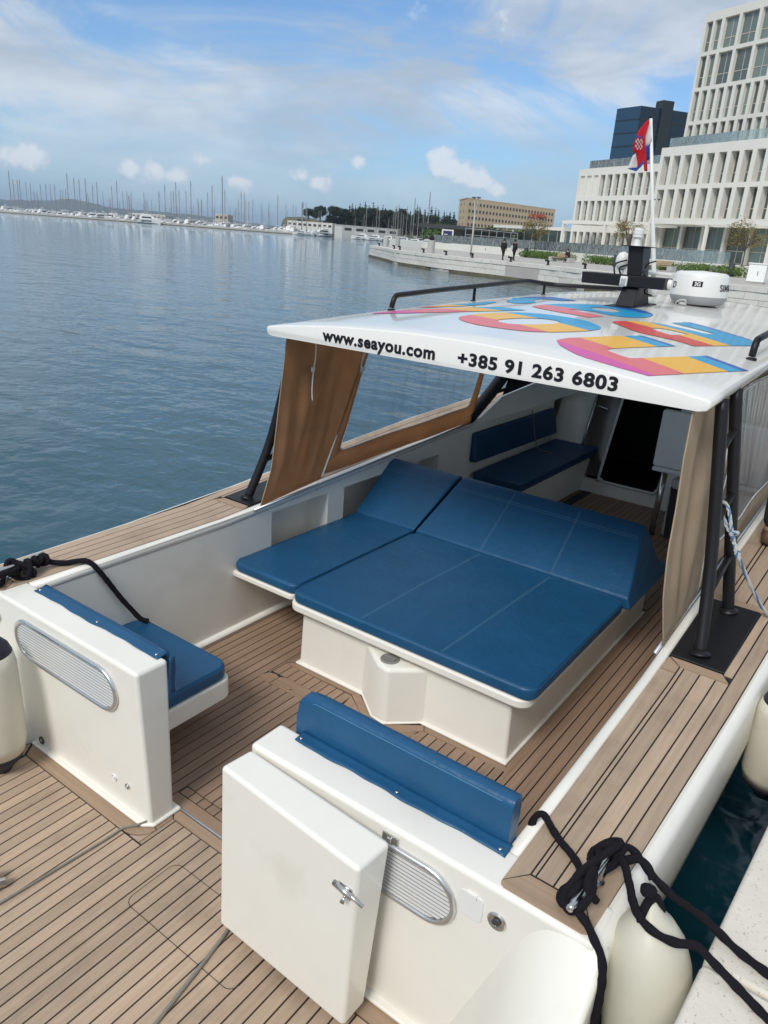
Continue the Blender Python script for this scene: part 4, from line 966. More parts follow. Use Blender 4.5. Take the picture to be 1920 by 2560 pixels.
cushion('sun_pad', rrect(2.604, 3.757, .968, 2.358, .06, 6), .378, .442, 'large flat blue sun pad on the cream island in the cockpit centre',
        seams=[[(2.622, 1.900, .4425), (3.2, 1.892, .4425), (3.745, 1.866, .4425)], [(2.622, 1.438, .4425), (3.3, 1.421, .4425), (3.745, 1.408, .4425)]])
cushion('sun_pad', rrect(2.65, 3.80, 2.366, 2.838, .05, 6), .384, .442, 'narrow blue sun pad on the seaward shelf, against the cockpit wall')
def wedge(name, ya, yb, ta, tb, label, seams):
    prof = [(3.768, .385), (3.766, .452), (4.105, .716), (4.135, .734), (4.175, .744), (4.20, .734), (4.27, .60), (4.325, .50), (4.39, .45), (4.56, .41), (4.58, .385)]
    t = thing(name, label, 'cushion', (4.15, (ya+yb)/2, .385), 'blue cockpit cushions')
    def ring(y, k): return [(x, y+k*(z-.44), z) for x, z in prof]
    G().loft([ring(ya, ta), ring(yb, tb)]).build('pad', BLUE, t, bevel=.012, seg=3)
    for y, k in seams:
        for d in (-.004, .004): G().tube([(x-.0012, y+d+k*(z-.44), z+.0012) for x, z in ((3.77, .455), (4.105, .717), (4.135, .735))], .0011, 5).build('stitching', THREAD, t)
    for x, z in ((4.066, .687), (4.077, .696)): G().tube([(x, ya+.02+ta*(z-.44), z+.001), (x, yb-.02+tb*(z-.44), z+.001)], .0011, 5).build('stitching', THREAD, t)
wedge('backrest_cushion', .958, 2.352, .30, -.31, 'wide reclined blue backrest behind the large sun pad', [(1.415, .05), (1.88, -.05)])
wedge('backrest_cushion', 2.366, 2.838, -.28, .0, 'narrow reclined blue backrest beside the seaward cockpit wall', [])
cushion('seat_cushion', rrect(1.51, 2.035, 2.19, 2.836, .07, 7), .268, .335, 'blue seat cushion on the shelf behind the seaward transom')
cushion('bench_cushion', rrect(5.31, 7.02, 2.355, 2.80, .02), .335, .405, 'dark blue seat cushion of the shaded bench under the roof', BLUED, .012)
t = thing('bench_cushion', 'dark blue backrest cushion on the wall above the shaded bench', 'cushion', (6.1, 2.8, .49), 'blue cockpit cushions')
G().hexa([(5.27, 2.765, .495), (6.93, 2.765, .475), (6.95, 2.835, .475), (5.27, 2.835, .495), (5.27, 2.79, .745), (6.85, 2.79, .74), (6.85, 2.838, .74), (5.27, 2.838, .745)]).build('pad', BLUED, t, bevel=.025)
# bolster on the starboard transom with its flap
t = thing('transom_bolster', 'blue padded bolster along the quay-side transom with snapped flap', 'cushion', (1.53, .95, .705), 'blue cockpit cushions')
def bol(k):
    y = .572+.748*k; r = .5
    zt_ = .838 if k > 0 else .84
    return y
rgs = []
for y, sc in ((.566, .93), (.572, .985), (.59, 1), (.8, 1), (1.05, 1), (1.24, 1), (1.275, .985), (1.30, .94), (1.315, .84), (1.323, .62)):
    zt_ = .66+(.842-.66)*(sc if y > 1.2 else 1); e = (1-sc)*.03 if y < 1.2 else 0
    rgs.append([(1.507+e, y, .66), (1.507+e, y, zt_-.022), (1.511+e, y, zt_-.008), (1.521, y, zt_), (1.548, y, zt_), (1.560-e, y, zt_-.008), (1.566-e, y, zt_-.022), (1.566-e, y, .52), (1.507+e, y, .52)])
G().loft(rgs).build('pad', BLUE, t, smooth=True, angle=50)
def flap(ya, yb, x0, x1, par, ph):
    def f(u, v):
        y = ya+(yb-ya)*u; x = x0+(x1-x0)*v-(.003*sin(u*13+ph)+.0015*sin(u*37+ph)+.002*sin(u*5.3))*(1-v)
        return (x, y, .7025+.008*v*v+.0012*sin(u*30+ph)*(1-v))
    G().sheet(f, 50, 4).build('flap', BLUE, par, smooth=True, solid=.0035, recalc=False)
    G().tube([f(k/50, .55) for k in range(51)], .0012, 4).build('stitching', THREAD, par)
    for u in (.02, .52, .97):
        p = Vector(f(u, .35)); G().lathe([(.0065, 0), (.006, .003), (.003, .0045), (0, .0045)], p+Vector((0, 0, .001)), n=12).build('snap_stud', STEEL, par, smooth=True)
flap(1.29, .552, 1.464, 1.509, t, 0)
for z in (.838,): G().tube([(1.508, 1.29, .80), (1.5085, 1.25, .828), (1.509, .6, .829)], .0011, 4).build('stitching', THREAD, t)
G().box(1.562, 1.569, .945, .985, .800, .825).build('care_tag', WHITEPL, t)
t = thing('transom_flap', 'thin blue vinyl flap snapped along the top of the seaward transom', 'cushion', (1.49, 2.38, .705), 'blue cockpit cushions')
flap(2.775, 1.975, 1.474, 1.521, t, 2)
G().sheet(lambda u, v: (1.522+.004*sin(v*5), 1.978+.80*u, .712-.12*v), 12, 5).build('folded_pad', BLUE, t, smooth=True, solid=.012, recalc=False)
G().sheet(lambda u, v: (1.504+.022*u, 1.945-.004*sin(v*6), .705-.15*v), 3, 8).build('strap', BLUED, t, smooth=True, solid=.006, recalc=False)
# waste bin
bn = thing('waste_bin', 'dark grey waste bin standing beside the helm seat', 'bin', (6.2, 1.28, 0))
ro = [[(6.20+(a-.0)*k, 1.275+b*k, z) for a, b in rrect(-.10, .10, -.13, .13, .03)] for k, z in ((.88, .004), (1.0, .43))]
ri = [[(6.20+a*k, 1.275+b*k, z) for a, b in rrect(-.10, .10, -.13, .13, .03)] for k, z in ((.96, .43), (.86, .02))]
G().loft(ro+ri).build('body', DGREY, bn, smooth=True, angle=40)
G().tube([(6.20+a, 1.275+b, .43) for a, b in rrect(-.10, .10, -.13, .13, .03)], .005, 6, closed=True).build('rim', DGREY, bn, smooth=True)
G().box(6.088, 6.098, 1.262, 1.288, .375, .388).build('badge', WHITEPL, bn)

# ================================================================== CLEATS, ROPES, FENDERS
def cleat(x0, y0, x1, y1, z, label):
    t = thing('cleat', label, 'cleat', ((x0+x1)/2, (y0+y1)/2, z), 'mooring cleats on the boat')
    a, b = Vector((x0, y0, z+.045)), Vector((x1, y1, z+.045)); d = (b-a)
    pts = [a+Vector((0, 0, .006)), a+d*.2, a+d*.5, a+d*.8, b+Vector((0, 0, .006))]
    G().tube(catmull(pts, 4), [.009]*2+[.0125]*13+[.009]*2, 12).build('horn', STEEL, t, smooth=True)
    for k in (.36, .64):
        p = a+d*k; G().tube([p, Vector((p.x, p.y, z))], [.010, .013], 10).build('post', STEEL, t, smooth=True)
        G().lathe([(.019, 0), (.018, .004), (0, .006)], (p.x, p.y, z+.002), n=14).build('foot', STEEL, t)
cleat(1.374, .342, 1.641, .324, .703, 'stainless cleat wrapped in black rope at the quay-side stern corner')
cleat(1.375, 2.952, 1.648, 2.992, .703, 'stainless cleat wrapped in black rope at the seaward stern corner')
def rope(name, pts, r, label, m=ROPEK, group=None, n=7, sides=10):
    p = catmull(pts, n*3); q = [p[0]]
    for c in p[1:]:                                  # even spacing
        while (c-q[-1]).length > .0045: q.append(q[-1]+(c-q[-1]).normalized()*.0045)
    g = G().tube(q, r, sides); m_ = sides
    for i in range(len(q)):
        c = q[i]
        for k in range(m_):
            v = Vector(g.v[i*m_+k]); a = 2*pi*k/m_
            g.v[i*m_+k] = tuple(c+(v-c)*(1+.07*cos(4*a+i*.55)+.05*cos(4*a-i*.55)+.03*sin(i*.21)))
    o = g.build(name, m, None, smooth=True)
    return tag(o, label, 'rope', group)
RB = .0100
rope('mooring_rope', [(1.60, .556, .50), (1.617, .557, .60), (1.622, .553, .675), (1.632, .546, .722), (1.648, .53, .728), (1.632, .498, .716), (1.604, .463, .716), (1.572, .412, .718), (1.535, .378, .728), (1.50, .362, .745), (1.455, .35, .765), (1.42, .36, .745), (1.41, .372, .72), (1.45, .385, .718), (1.53, .34, .73), (1.585, .305, .755), (1.612, .325, .778), (1.585, .352, .77), (1.54, .335, .785)], RB, 'black rope tail leading from the cockpit over the quay-side teak deck', group='black mooring ropes')
rope('mooring_rope', [(1.53, .355, .775), (1.47, .325, .785), (1.42, .315, .765), (1.395, .34, .73), (1.41, .37, .742), (1.47, .355, .782), (1.555, .325, .795), (1.625, .312, .782), (1.645, .34, .755), (1.61, .365, .74), (1.55, .36, .765), (1.48, .335, .79), (1.43, .325, .785), (1.44, .30, .75)], RB, 'black rope coiled in tight turns on the quay-side cleat', group='black mooring ropes')
rope('mooring_rope', [(1.58, .30, .76), (1.625, .30, .775), (1.63, .275, .772), (1.612, .245, .765), (1.60, .21, .752), (1.585, .16, .742), (1.565, .10, .748), (1.548, .06, .750), (1.532, .0, .737), (1.515, -.067, .735), (1.48, -.2, .734), (1.38, -.5, .734)], RB, 'black mooring rope running from the cleat to the quay, upper of the two', group='black mooring ropes')
rope('mooring_rope', [(1.60, .315, .76), (1.575, .285, .772), (1.52, .252, .772), (1.465, .222, .772), (1.436, .192, .770), (1.425, .155, .768), (1.432, .115, .766), (1.455, .075, .764), (1.452, .035, .748), (1.43, -.03, .736), (1.40, -.09, .735), (1.34, -.22, .734), (1.2, -.5, .734)], RB, 'black mooring rope running past the stern fender to the quay, lower of the two', group='black mooring ropes')
rope('mooring_rope', [(1.60, .30, .745), (1.612, .262, .772), (1.604, .232, .768), (1.590, .212, .75)], RB*1.08, 'short cut end of black rope at the quay-side cleat', group='black mooring ropes')
rope('mooring_rope', [(1.40, .335, .735), (1.385, .30, .730), (1.362, .272, .722), (1.346, .246, .705), (1.338, .232, .66), (1.336, .226, .56), (1.334, .224, .45), (1.33, .222, .2), (1.33, .22, -.2)], RB, 'black rope hanging straight down the stern corner of the hull', group='black mooring ropes')
# seaward cleat: bundle and tail
bun = []
for k in range(40):
    a = k*.62; bun.append((1.44+.10*sin(a*.37+.4), 2.935+.045*cos(a), .738+.028*sin(a*1.3)+.008*cos(a*2.1)))
rope('mooring_rope', bun, .0115, 'tangled black rope bundle on the seaward cleat', group='black mooring ropes', n=4, sides=8)
rope('mooring_rope', [(1.45, 2.93, .735), (1.53, 2.955, .742), (1.59, 2.952, .735), (1.60, 2.935, .75), (1.615, 2.955, .752), (1.61, 2.97, .73), (1.63, 2.945, .735), (1.66, 2.93, .722), (1.70, 2.90, .718), (1.745, 2.872, .722), (1.775, 2.845, .716), (1.80, 2.822, .68), (1.845, 2.81, .60), (1.90, 2.80, .50), (1.95, 2.79, .42), (1.985, 2.775, .365), (2.02, 2.76, .342)], .0125, 'black rope falling from the seaward deck edge onto the blue seat cushion', group='black mooring ropes')
kn = []
for k in range(26):
    a = k*.9; kn.append((1.605+.025*sin(a*.53), 2.953+.022*cos(a), .742+.020*sin(a)))
rope('rope_knot', kn, .0105, 'fat black knot beside the seaward cleat', group='black mooring ropes', n=4, sides=8)
rope('thin_cord', [(6.30, 2.785, .80), (6.305, 2.77, .72), (6.315, 2.745, .60), (6.33, 2.72, .50), (6.36, 2.69, .425), (6.42, 2.64, .411), (6.40, 2.58, .411), (6.31, 2.60, .411)], .0035, 'thin pale cord hanging over the shaded bench', ROPEG)
# grey lines lying on the platform
rope('grey_cord', [(1.545, 2.012, .06), (1.51, 2.0, .03), (1.47, 1.985, .018), (1.42, 1.965, .019), (1.36, 1.985, .016), (1.318, 2.02, .0075), (1.246, 2.022, .007), (1.05, 2.034, .007), (.853, 2.047, .007), (.4, 2.08, .007)], .0045, 'thin grey cord running aft from the seaward transom over the platform', ROPEG, 'grey cords on the platform')
rope('grey_cord', [(1.29, 1.39, .006), (1.242, 1.377, .007), (1.128, 1.353, .007), (.997, 1.328, .007), (.85, 1.30, .007), (.4, 1.22, .007)], .0062, 'thicker grey cord coming out from under the gangway door', ROPEG, 'grey cords on the platform')
# folded ladder ends at the platform edge
ld = thing('boarding_ladder', 'stainless tube ends of a boarding ladder lying on the platform', 'ladder', (.7, 2.2, 0))
for dy_, z_ in ((0, .03), (-.042, .022)):
    G().tube([(.35, 2.42+dy_, z_), (.905, 2.145+dy_, z_)], .017, 12).build('tube', STEEL, ld, smooth=True)
# white and blue line tied to the ladder frame
wl = [(3.20, .535, 1.235), (3.175, .50, 1.262), (3.16, .47, 1.24), (3.155, .455, 1.19), (3.15, .445, 1.165)]
lt = thing('tie_line', 'white and blue braided line knotted to the black ladder frame', 'rope', (3.2, .45, .75))
def strand(pts, r, tw=60):
    p = catmull(pts, 10)
    for k, m_ in ((0, ROPEW), (1, ROPEW), (2, ROPEB)):
        q_ = []
        for i, c in enumerate(p):
            a = i*.55+k*2*pi/3; q_.append(c+Vector((.0, cos(a), sin(a)))*r*.5+Vector((sin(a), 0, 0))*r*.25)
        G().tube(q_, r*.62, 6).build('strand', m_, lt, smooth=True)
strand([(3.19, .55, 1.205), (3.215, .555, 1.245), (3.20, .52, 1.268), (3.175, .49, 1.25), (3.16, .468, 1.20), (3.15, .452, 1.165), (3.145, .44, 1.14), (3.17, .43, 1.10), (3.23, .39, 1.0), (3.32, .32, .85), (3.40, .255, .745), (3.45, .21, .66)], .0075)
strand([(3.205, .545, 1.23), (3.19, .515, 1.22), (3.165, .475, 1.175), (3.148, .447, 1.15), (3.14, .455, 1.165), (3.15, .432, 1.17), (3.158, .45, 1.145), (3.14, .43, 1.12), (3.135, .415, 1.085), (3.15, .40, 1.06), (3.16, .415, 1.09)], .0075)
# fenders
def fender(x, y, ztop, L_, r, label, caps, tilt=(0, 0, 1)):
    t = thing('fender', label, 'fender', (x, y, ztop-L_), 'fenders along the boat')
    ax = Vector(tilt).normalized()
    if caps:
        c = Vector((x, y, ztop-L_))
        G().lathe([(r*.90, .16*L_), (r, .24*L_), (r*1.02, .5*L_), (r, .76*L_), (r*.90, .84*L_)], c, ax, 28).build('body', FEND, t, smooth=True)
        G().lathe([(.016, 0), (.030, .012*L_), (r*.42, .05*L_), (r*.80, .12*L_), (r*.905, .165*L_)], c, ax, 28).build('end_cap', NAVYR, t, smooth=True)
        G().lathe([(r*.905, .835*L_), (r*.80, .88*L_), (r*.42, .95*L_), (.030, .988*L_), (.016, L_)], c, ax, 28).build('end_cap', NAVYR, t, smooth=True)
    else:
        c = Vector((x, y, ztop-L_))
        G().lathe([(0, 0), (r*.5, .03*L_), (r*.85, .12*L_), (r, .26*L_), (r*1.0, .60*L_), (r*.95, .74*L_), (r*.80, .86*L_), (r*.55, .945*L_), (r*.30, .99*L_), (r*.16, 1.03*L_), (r*.10, 1.05*L_), (0, 1.05*L_)], c, ax, 32).build('body', FEND, t, smooth=True)
        ct = c+ax*L_
        G().tube(catmull([ct+Vector((-.012, .0, -.075)), ct+Vector((-.03, .012, -.03)), ct+Vector((-.014, .012, .02)), ct+Vector((.01, .0, .035)), ct+Vector((.022, -.016, .0)), ct+Vector((.02, -.02, -.03))], 5), .0105, 8).build('lanyard', ROPEK, t, smooth=True)
        G().lathe([(.0, -.016), (.018, -.006), (.02, .006), (0, .02)], ct+Vector((.0, .016, .05)), n=10).build('lanyard_knot', ROPEK, t, smooth=True)
    return t
fender(1.465, .108, .765, .50, .102, 'white pear-shaped fender hanging below the black ropes at the stern corner', False, (.05, .16, 1))
fender(2.83, .076, .76, .50, .100, 'white fender with a black cap between hull and quay, farther forward', True)
fender(1.205, 2.675, .66, .67, .106, 'white fender with navy ends standing on the platform at the seaward transom', True, (.0, .03, 1))

# ================================================================== WATERFRONT BUILDINGS
FP0 = Vector((112.4545, 47.3426, 0)); FD = Vector((-.49177, -.87073, 0)); FN = Vector((-.87073, .49177, 0))
def fp(u, off, z): p = FP0+FD*u+FN*off; return (p.x, p.y, z)
def fbox(g, u0, u1, o0, o1, z0, z1): return g.hexa([fp(u0, o0, z0), fp(u1, o0, z0), fp(u1, o1, z0), fp(u0, o1, z0), fp(u0, o0, z1), fp(u1, o0, z1), fp(u1, o1, z1), fp(u0, o1, z1)])
TER = 1.85
hotel = thing('hotel_building', 'stepped white hotel with rows of deep narrow windows behind the promenade', 'building', fp(18, -8, TER))
win_cache = {}; wrn = random.Random(21); BLIND = mat('window_blind', (.30, .32, .30), .6, rand=.35)
def window(par, u0, u1, z0, z1, off, name='window', m=None, mull=False, frame=True):
    wdt, hgt = round(u1-u0, 2), round(z1-z0, 2); key = (wdt, hgt, name, mull)
    if key not in win_cache:
        g = G().box(-wdt/2-.03, wdt/2+.03, -.03, .03, -.03, hgt+.03); me = g.mesh(name); me.materials.append(m or WGLASS)
        f = G()
        for a, b, c, d in ((-wdt/2, -wdt/2+.07, 0, hgt), (wdt/2-.07, wdt/2, 0, hgt), (-wdt/2, wdt/2, 0, .07), (-wdt/2, wdt/2, hgt-.07, hgt))+(((-.035, .035, 0, hgt),) if mull else ())+(((-wdt/2, wdt/2, hgt*.34-.04, hgt*.34+.04),) if hgt > 2.4 and frame else ()): f.box(a, b, -.07, .05, c, d)
        fm = f.mesh('frame'); fm.materials.append(BREV); win_cache[key] = (me, fm)
    me, fm = win_cache[key]; o = bpy.data.objects.new(name, me); COL.objects.link(o)
    c = fp((u0+u1)/2, off, z0); o.parent = par; o.matrix_parent_inverse = world(par).inverted(); o.location = c; o.rotation_euler = (0, 0, math.atan2(FD.y, FD.x))
    if (name == 'window' and wrn.random() < .45):
        hb = wrn.choice((.35, .55, .8, .97)); kb = (wdt, hgt, hb)
        if kb not in win_cache:
            bm_ = G().box(-wdt/2+.08, wdt/2-.08, .031, .05, hgt*(1-hb), hgt-.04).mesh('blind'); bm_.materials.append(BLIND); win_cache[kb] = bm_
        q = bpy.data.objects.new('blind', win_cache[kb]); COL.objects.link(q); q.parent = o
    if frame:
        q = bpy.data.objects.new('frame', fm); COL.objects.link(q); q.parent = o
def block_wall(name, u0, u1, off, back, z0, z1, holes, depth, par):
    """front sheet with openings, reveals, flanks and roof"""
    g = G(); rv = G()
    ub = sorted({u0, u1, *[round(h[0], 3) for h in holes], *[round(h[1], 3) for h in holes]}); zb_ = sorted({z0, z1, *[round(h[2], 3) for h in holes], *[round(h[3], 3) for h in holes]})
    hs_ = [(round(a, 3), round(b, 3), round(c, 3), round(d, 3)) for a, b, c, d in holes]
    for j in range(len(zb_)-1):
        row = [h for h in hs_ if h[2] <= zb_[j] and zb_[j+1] <= h[3]]; cuts = sorted({u0, u1, *[h[0] for h in row], *[h[1] for h in row]})
        for i in range(len(cuts)-1):
            a, b = cuts[i], cuts[i+1]
            if any(h[0] <= a and b <= h[1] for h in row): continue
            g.add([fp(a, off, zb_[j]), fp(b, off, zb_[j]), fp(b, off, zb_[j+1]), fp(a, off, zb_[j+1])], [(0, 1, 2, 3)])
    for a, b, c, d in hs_:
        P = [fp(a, off, c), fp(b, off, c), fp(b, off, d), fp(a, off, d), fp(a, off-depth, c), fp(b, off-depth, c), fp(b, off-depth, d), fp(a, off-depth, d)]
        rv.add(P, [(0, 4, 5, 1), (1, 5, 6, 2), (2, 6, 7, 3), (3, 7, 4, 0)])
    for P in ([fp(u0, off, z0), fp(u0, back, z0), fp(u0, back, z1), fp(u0, off, z1)], [fp(u1, off, z0), fp(u1, back, z0), fp(u1, back, z1), fp(u1, off, z1)],
              [fp(u0, off, z1), fp(u1, off, z1), fp(u1, back, z1), fp(u0, back, z1)], [fp(u0, back, z0), fp(u1, back, z0), fp(u1, back, z1), fp(u0, back, z1)]): g.add(P, [(0, 1, 2, 3)])
    w_ = g.build(name, BWALL, par, recalc=False); rv.build('reveals', BWALL, w_, recalc=False)
    return w_
# low left block
H = []; wins = []
for i in range(11):
    a = .12+1.488*i; b = a+1.0
    if b > 16.0: break
    H += [(a, b, 9.55, 12.3), (a, b, 5.95, 8.95), (a, b, 2.2, 4.75)]
    for z0, z1 in ((9.55, 12.3), (5.95, 8.95), (2.2, 4.75)):
        if z0 > 9 and i < 3: continue
        wins.append((a, b, z0, z1))
low = block_wall('low_block', -.3, 16.15, 0, -22, TER, 13.25, H, .62, hotel)
for a, b, c, d in wins: window(hotel, a, b, c, d, -.55)
for i in range(3):
    a = .12+1.488*i; fbox(G(), a-.02, a+1.02, -.3, -.22, 9.5, 12.35).build('blind_panel', BWALL, hotel)
# middle block
H = []; wins = []
for i in range(15):
    b = 17.8+1.77*i; a = b-1.17
    for z0, z1 in ((10.62, 13.93), (6.75, 10.1)):
        H.append((a, b, z0, z1)); wins.append((a, b, z0, z1))
mid = block_wall('middle_block', 16.1, 44, .4, -22, 6.3, 14.95, H, .95, hotel)
for a, b, c, d in wins: window(hotel, a, b, c, d, -.5)
fbox(G(), 16.1, 44, .32, -22, 6.22, 6.3).build('soffit', BWALL, hotel)
# ground floor of the middle block: glazing between columns, and the white pergola in front
for i in range(8):
    a = 16.4+3.5*i; window(hotel, a, a+3.3, TER+.05, 6.1, -2.4, 'shopfront', mull=True)
for i in range(9):
    u = 16.4+3.5*i-.1; fbox(G(), u-.2, u+.2, -2.2, -1.7, TER, 6.3).build('column', BWALL, hotel)
fbox(G(), 15.9, 44, -2.6, -2.45, TER, 6.25).build('back_wall', BREV, hotel)
pg = thing('pergola', 'flat white pergola on slim columns in front of the hotel', 'pergola', fp(24, 5, TER))
for u0, u1, o0, o1, z in ((4.2, 22, 1.2, 5.2, 5.55), (22.3, 40, 1.5, 6.2, 5.75)):
    fbox(G(), u0, u1, o0, o0+.35, z, z+.42).build('beam', BWALL, pg); fbox(G(), u0, u1, o1-.35, o1, z, z+.42).build('beam', BWALL, pg)
    n_ = int((u1-u0)/2.9)
    for k in range(n_+1):
        u = u0+(u1-u0-.3)*k/n_; fbox(G(), u, u+.3, o0+.36, o1-.36, z+.02, z+.38).build('beam', BWALL, pg)
    fbox(G(), u0+.2, u0+6, o0+.3, o1-.4, z+.43, z+.5).build('roof_panel', BWALL, pg)
    for u in (u0, u0+(u1-u0)*.5, u1-.3): fbox(G(), u, u+.3, o1-.34, o1-.02, TER, z-.005).build('column', BWALL, pg)
# tower, two metres back
kk = 1.0268
def tu(u): return 96.4-(96.4-u)*kk
def tz(z): return 2.2+(z-2.2)*kk
H = []; wins = []
for z0, z1 in ((24.95, 28.03), (21.25, 24.55)):
    for a, b in ((19.35, 20.3), (20.62, 21.6), (22.05, 24.05), (24.45, 26.75), (27.15, 29.4), (29.8, 32.1), (32.5, 34.8), (35.2, 37.5), (37.9, 40.2), (40.6, 42.9)):
        H.append((tu(a), tu(b), tz(z0), tz(z1))); wins.append(H[-1])
for z0, z1 in ((17.65, 20.85), (15.0, 17.25)):
    for i in range(19):
        a = 19.38+1.235*i; H.append((tu(a), tu(a+.8), tz(z0), tz(z1))); wins.append(H[-1])
tow = block_wall('tower_block', tu(18.98), tu(43.6), -2, -20, 14.9, tz(28.9), H, .5, hotel)
for a, b, c, d in wins: window(hotel, a, b, c, d, -2.42, mull=(b-a) > 1.5)
def railing(name, label, u0, u1, off, z0, h, step, group='glass railings'):
    t = thing(name, label, 'railing', fp((u0+u1)/2, off, z0), group); n_ = max(1, int((u1-u0)/step))
    for k in range(n_):
        a = u0+(u1-u0)*k/n_; b = u0+(u1-u0)*(k+1)/n_
        g = fbox(G(), a+.04, b-.04, off-.012, off+.012, z0+.06, z0+h); g.build('pane', GLASSR, t)
        fbox(G(), a-.02, a+.02, off-.03, off+.03, z0, z0+h+.01).build('post', STEEL, t)
railing('glass_railing', 'glass railing on the roof of the lowest hotel wing', .6, 16.0, -1, 13.25, 1.15, 1.55)
railing('glass_railing', 'glass railing on the terrace below the hotel tower', 16.6, 43, -.3, 14.95, 1.15, 2.1)
# terrace wall and railing
struct(fbox(G(), -30, 60, 16, -30, PZ-.5, TER-.04).build('terrace', BWALL))
railing('glass_railing', 'long glass railing along the promenade terrace wall', -14, 44, 15.8, TER-.04, 1.15, 2.9)
for k in range(9):
    u = 2+4.6*k; o = G().lathe([(.10, 0), (.10, .03), (.07, .04), (0, .04)], fp(u, 16.0, 1.45), FN, 12).build('wall_light', DGREY); tag(o, 'small round dark light set in the white terrace wall', 'light', 'round lights in the terrace wall')
# dark glass tower
dt = thing('glass_tower', 'dark blue glass office tower behind the hotel', 'building', (262, 90, 1))
a, b, c = Vector((251.1, 93.9, 0)), Vector((254.9, 90.7, 0)), Vector((271.5, 78.8, 0))
a2 = a+(a-b)*2.6+Vector((0, 0, 0)); 
dd = (a-b).normalized()
b0 = b; lft = b0+Vector((6.2, 14.6, 0))*.62
def qf(g, p, q, z0, z1): return g.add([(p.x, p.y, z0), (q.x, q.y, z0), (q.x, q.y, z1), (p.x, p.y, z1)], [(0, 1, 2, 3)])
TW = 45.3
qf(G(), lft, b0, 1, TW).build('side_glazing', mat('sky_reflection_glass', (.022, .058, .105), .08, spec=.5), dt, recalc=False)  # side glass painted bluer to carry the reflected sky
g = qf(G(), b0, c, 1, TW); g.build('front_glazing', DGLASS, dt, recalc=False)
G().add([(lft.x, lft.y, TW), (b0.x, b0.y, TW), (c.x, c.y, TW), (c.x+12, c.y+16, TW), (lft.x+12, lft.y, TW)], [(0, 1, 2, 3, 4)]).build('roof', CAULK, dt)
p = b0.lerp(c, .36); q = b0.lerp(c, .56); nn = Vector((c.y-b0.y, -(c.x-b0.x), 0)).normalized()
G().prism([(p.x+nn.x*.6, p.y+nn.y*.6), (q.x+nn.x*.6, q.y+nn.y*.6), (q.x-nn.x*3, q.y-nn.y*3), (p.x-nn.x*3, p.y-nn.y*3)], 1, TW+2.3).build('lift_shaft', mat('dark_cladding', (.018, .024, .026), .3), dt)
for k in range(11):
    z = 4+k*3.75
    for (p_, q_) in ((lft, b0), (b0, c)):
        n2 = Vector((q_.y-p_.y, -(q_.x-p_.x), 0)).normalized()*.06
        if n2.dot(-p_) < 0: n2 = -n2
        G().add([(p_.x+n2.x, p_.y+n2.y, z), (q_.x+n2.x, q_.y+n2.y, z), (q_.x+n2.x, q_.y+n2.y, z+.35), (p_.x+n2.x, p_.y+n2.y, z+.35)], [(0, 1, 2, 3)]).build('floor_band', MATS['dark_cladding'], dt, recalc=False)
# ochre building
ob = thing('ochre_building', 'long ochre block with rows of small windows beyond the waterfront', 'building', (430, 238, 1))
A, B_, C_ = Vector((403.7, 236.7, 0)), Vector((493.4, 221.6, 0)), Vector((424.3, 254.0, 0)); E_ = B_+(C_-A)
zt0 = 24.4
G().prism([(p.x, p.y) for p in (A, B_, E_, C_)], 1, zt0+1.4).build('wall', OCHRE, ob)
G().prism([((p-(A+E_)/2)*1.008+(A+E_)/2)[:2] for p in (A, B_, E_, C_)], zt0+1.4, zt0+1.9).build('cornice', OCHRE, ob)
wm = G().box(-.75, .75, -.08, .1, 0, 1.6).mesh('window'); wm.materials.append(WINDK)
dv = (B_-A); ln = dv.length; dv.normalize(); ang = math.atan2(dv.y, dv.x); nv = Vector((dv.y, -dv.x, 0)); nv = nv if nv.dot(-A) > 0 else -nv
for r_ in range(4):
    for k in range(27):
        o = bpy.data.objects.new('window', wm); COL.objects.link(o); p = A+dv*(3+k*(ln-6)/26)+nv*.05; o.parent = ob; o.matrix_parent_inverse = world(ob).inverted(); o.location = (p.x, p.y, zt0-2.2-r_*3.7); o.rotation_euler = (0, 0, ang)
for r_ in range(4):
    p = A+nv*.04; q = B_+nv*.04; z = zt0-2.75-r_*3.7
    G().add([(p.x, p.y, z), (q.x, q.y, z), (q.x, q.y, z+.3), (p.x, p.y, z+.3)], [(0, 1, 2, 3)]).build('string_course', OCHRE, ob, recalc=False)
    for k in range(2):
        w2 = bpy.data.objects.new('window', wm); COL.objects.link(w2); cc = A.lerp(C_, .3+.4*k); n3 = Vector((-(C_-A).y, (C_-A).x, 0)).normalized(); n3 = n3 if n3.dot(-A) > 0 else -n3
        w2.parent = ob; w2.matrix_parent_inverse = world(ob).inverted(); w2.location = (cc.x+n3.x*.06, cc.y+n3.y*.06, zt0-2.2-r_*3.7); w2.rotation_euler = (0, 0, math.atan2((C_-A).y, (C_-A).x))
